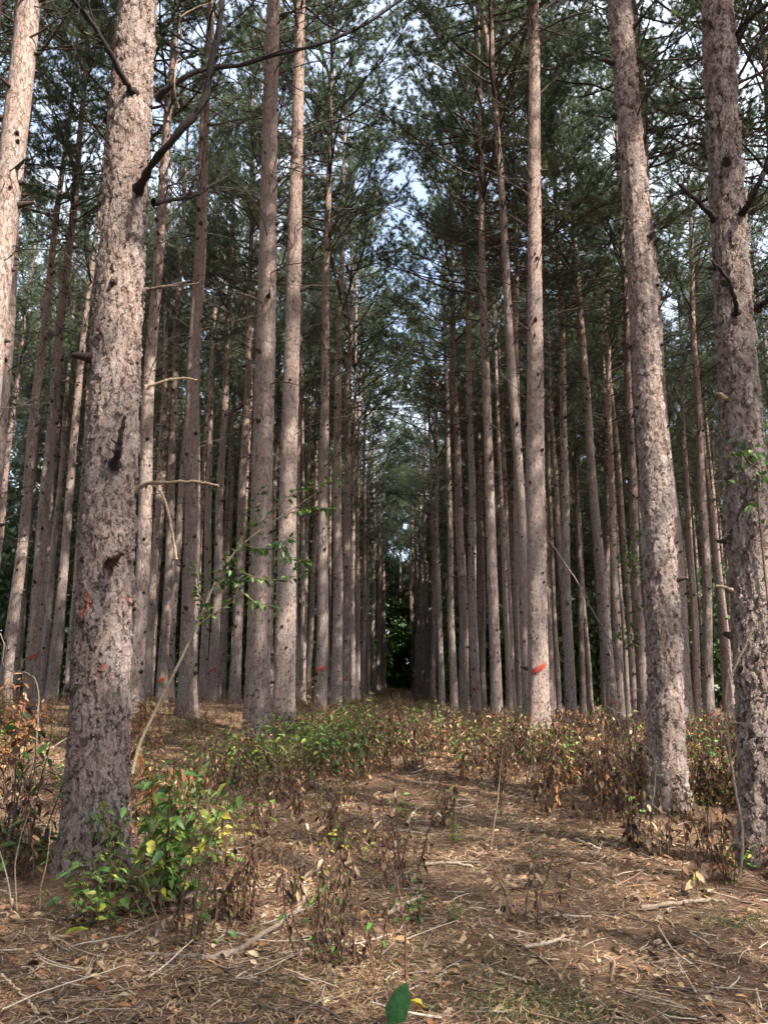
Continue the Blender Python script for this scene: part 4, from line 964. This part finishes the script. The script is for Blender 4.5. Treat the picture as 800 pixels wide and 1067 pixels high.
# thin grass near the front
mb = MB(); P = []
for (px, py, s, m) in ((545, 1050, .22, 700), (770, 965, .15, 260), (620, 1060, .25, 350), (300, 1040, .25, 250), (200, 768, .6, 250), (450, 1000, .2, 120)):
    g = ground_hit(px, py); P.append(np.stack([g[0]+rg.normal(0, s, m), g[1]+rg.normal(0, s*.7, m)], -1))
P = np.concatenate(P); n = len(P); b = np.c_[P, gz(P[:, 0], P[:, 1])]; d = unit(np.c_[rg.normal(0, .55, (n, 2)), np.ones(n)]); L = rg.uniform(.03, .09, (n, 1)); s = unit(np.cross(d, rg.normal(0, 1, (n, 3))))*.0017
tip = b+d*L+np.c_[rg.normal(0, .25, (n, 2)), -.15*np.ones(n)]*L
V = np.stack([b-s, b+s, b+d*L*.6+s*.8, b+d*L*.6-s*.8, tip], 1).reshape(-1, 3); o5 = np.arange(n)[:, None]*5
gc = np.array([.075, .11, .03])*rg.uniform(.6, 1.5, (n, 1))
mb.add(V, np.concatenate([o5+np.array([0, 1, 2]), o5+np.array([0, 2, 3]), o5+np.array([3, 2, 4])]), np.repeat(gc, 5, 0), 0, False)
tag(mb.build('grass', M_LEAF), 'sparse short green grass on the brown floor', 'grass', None, 'stuff')

# ------------------------------------------------------------------ light
SUN = unit(np.array([0.62, -0.52, 1.0]))
sd = bpy.data.lights.new('sun', 'SUN'); so = bpy.data.objects.new('sun', sd); COL.objects.link(so)
sd.energy = 5.0; sd.angle = R(0.5); sd.color = (1.0, 0.93, 0.84)
so.rotation_mode = 'QUATERNION'; so.rotation_quaternion = Vector(SUN).to_track_quat('Z', 'Y')
w = bpy.data.worlds.new('World'); scene.world = w; w.use_nodes = True
nt = w.node_tree; nt.nodes.clear(); g = N(nt)
sky = g('ShaderNodeTexSky'); sky.sky_type = 'NISHITA'; sky.sun_disc = False
sky.sun_elevation = math.asin(SUN[2]); sky.sun_rotation = math.atan2(SUN[0], SUN[1]); sky.dust_density = 2.0
tc = g('ShaderNodeTexCoord').outputs['Generated']
cl = g.noise(g.vscale(tc, (1, 1, 1.6)), 3.2, 6, 0.55).outputs[0]
cf = g.mapr(cl, 0.40, 0.60, 0.25, 0.95)
zen = g('ShaderNodeSeparateXYZ', {'Vector': tc}).outputs[2]                # clouded sky, made brightest overhead to add ambient light
cloud = g.mix(g.mapr(zen, 0.45, 0.95), (3.1, 3.45, 4.1), (11.0, 11.3, 11.8))
colr = g.mix(cf, sky.outputs[0], cloud)
bg = g('ShaderNodeBackground', {'Color': colr, 'Strength': 0.15}); wo = g('ShaderNodeOutputWorld'); nt.links.new(bg.outputs[0], wo.inputs[0])

scene.view_settings.view_transform = 'Standard'; scene.view_settings.look = 'None'
scene.view_settings.exposure = 1.65; scene.view_settings.gamma = 1.0
scene.render.engine = 'CYCLES'
cy = scene.cycles
cy.max_bounces = 5; cy.diffuse_bounces = 3; cy.glossy_bounces = 2; cy.transmission_bounces = 3; cy.transparent_max_bounces = 4
cy.use_denoising = True; cy.use_adaptive_sampling = True; cy.adaptive_threshold = 0.03
cy.sample_clamp_indirect = 6.0
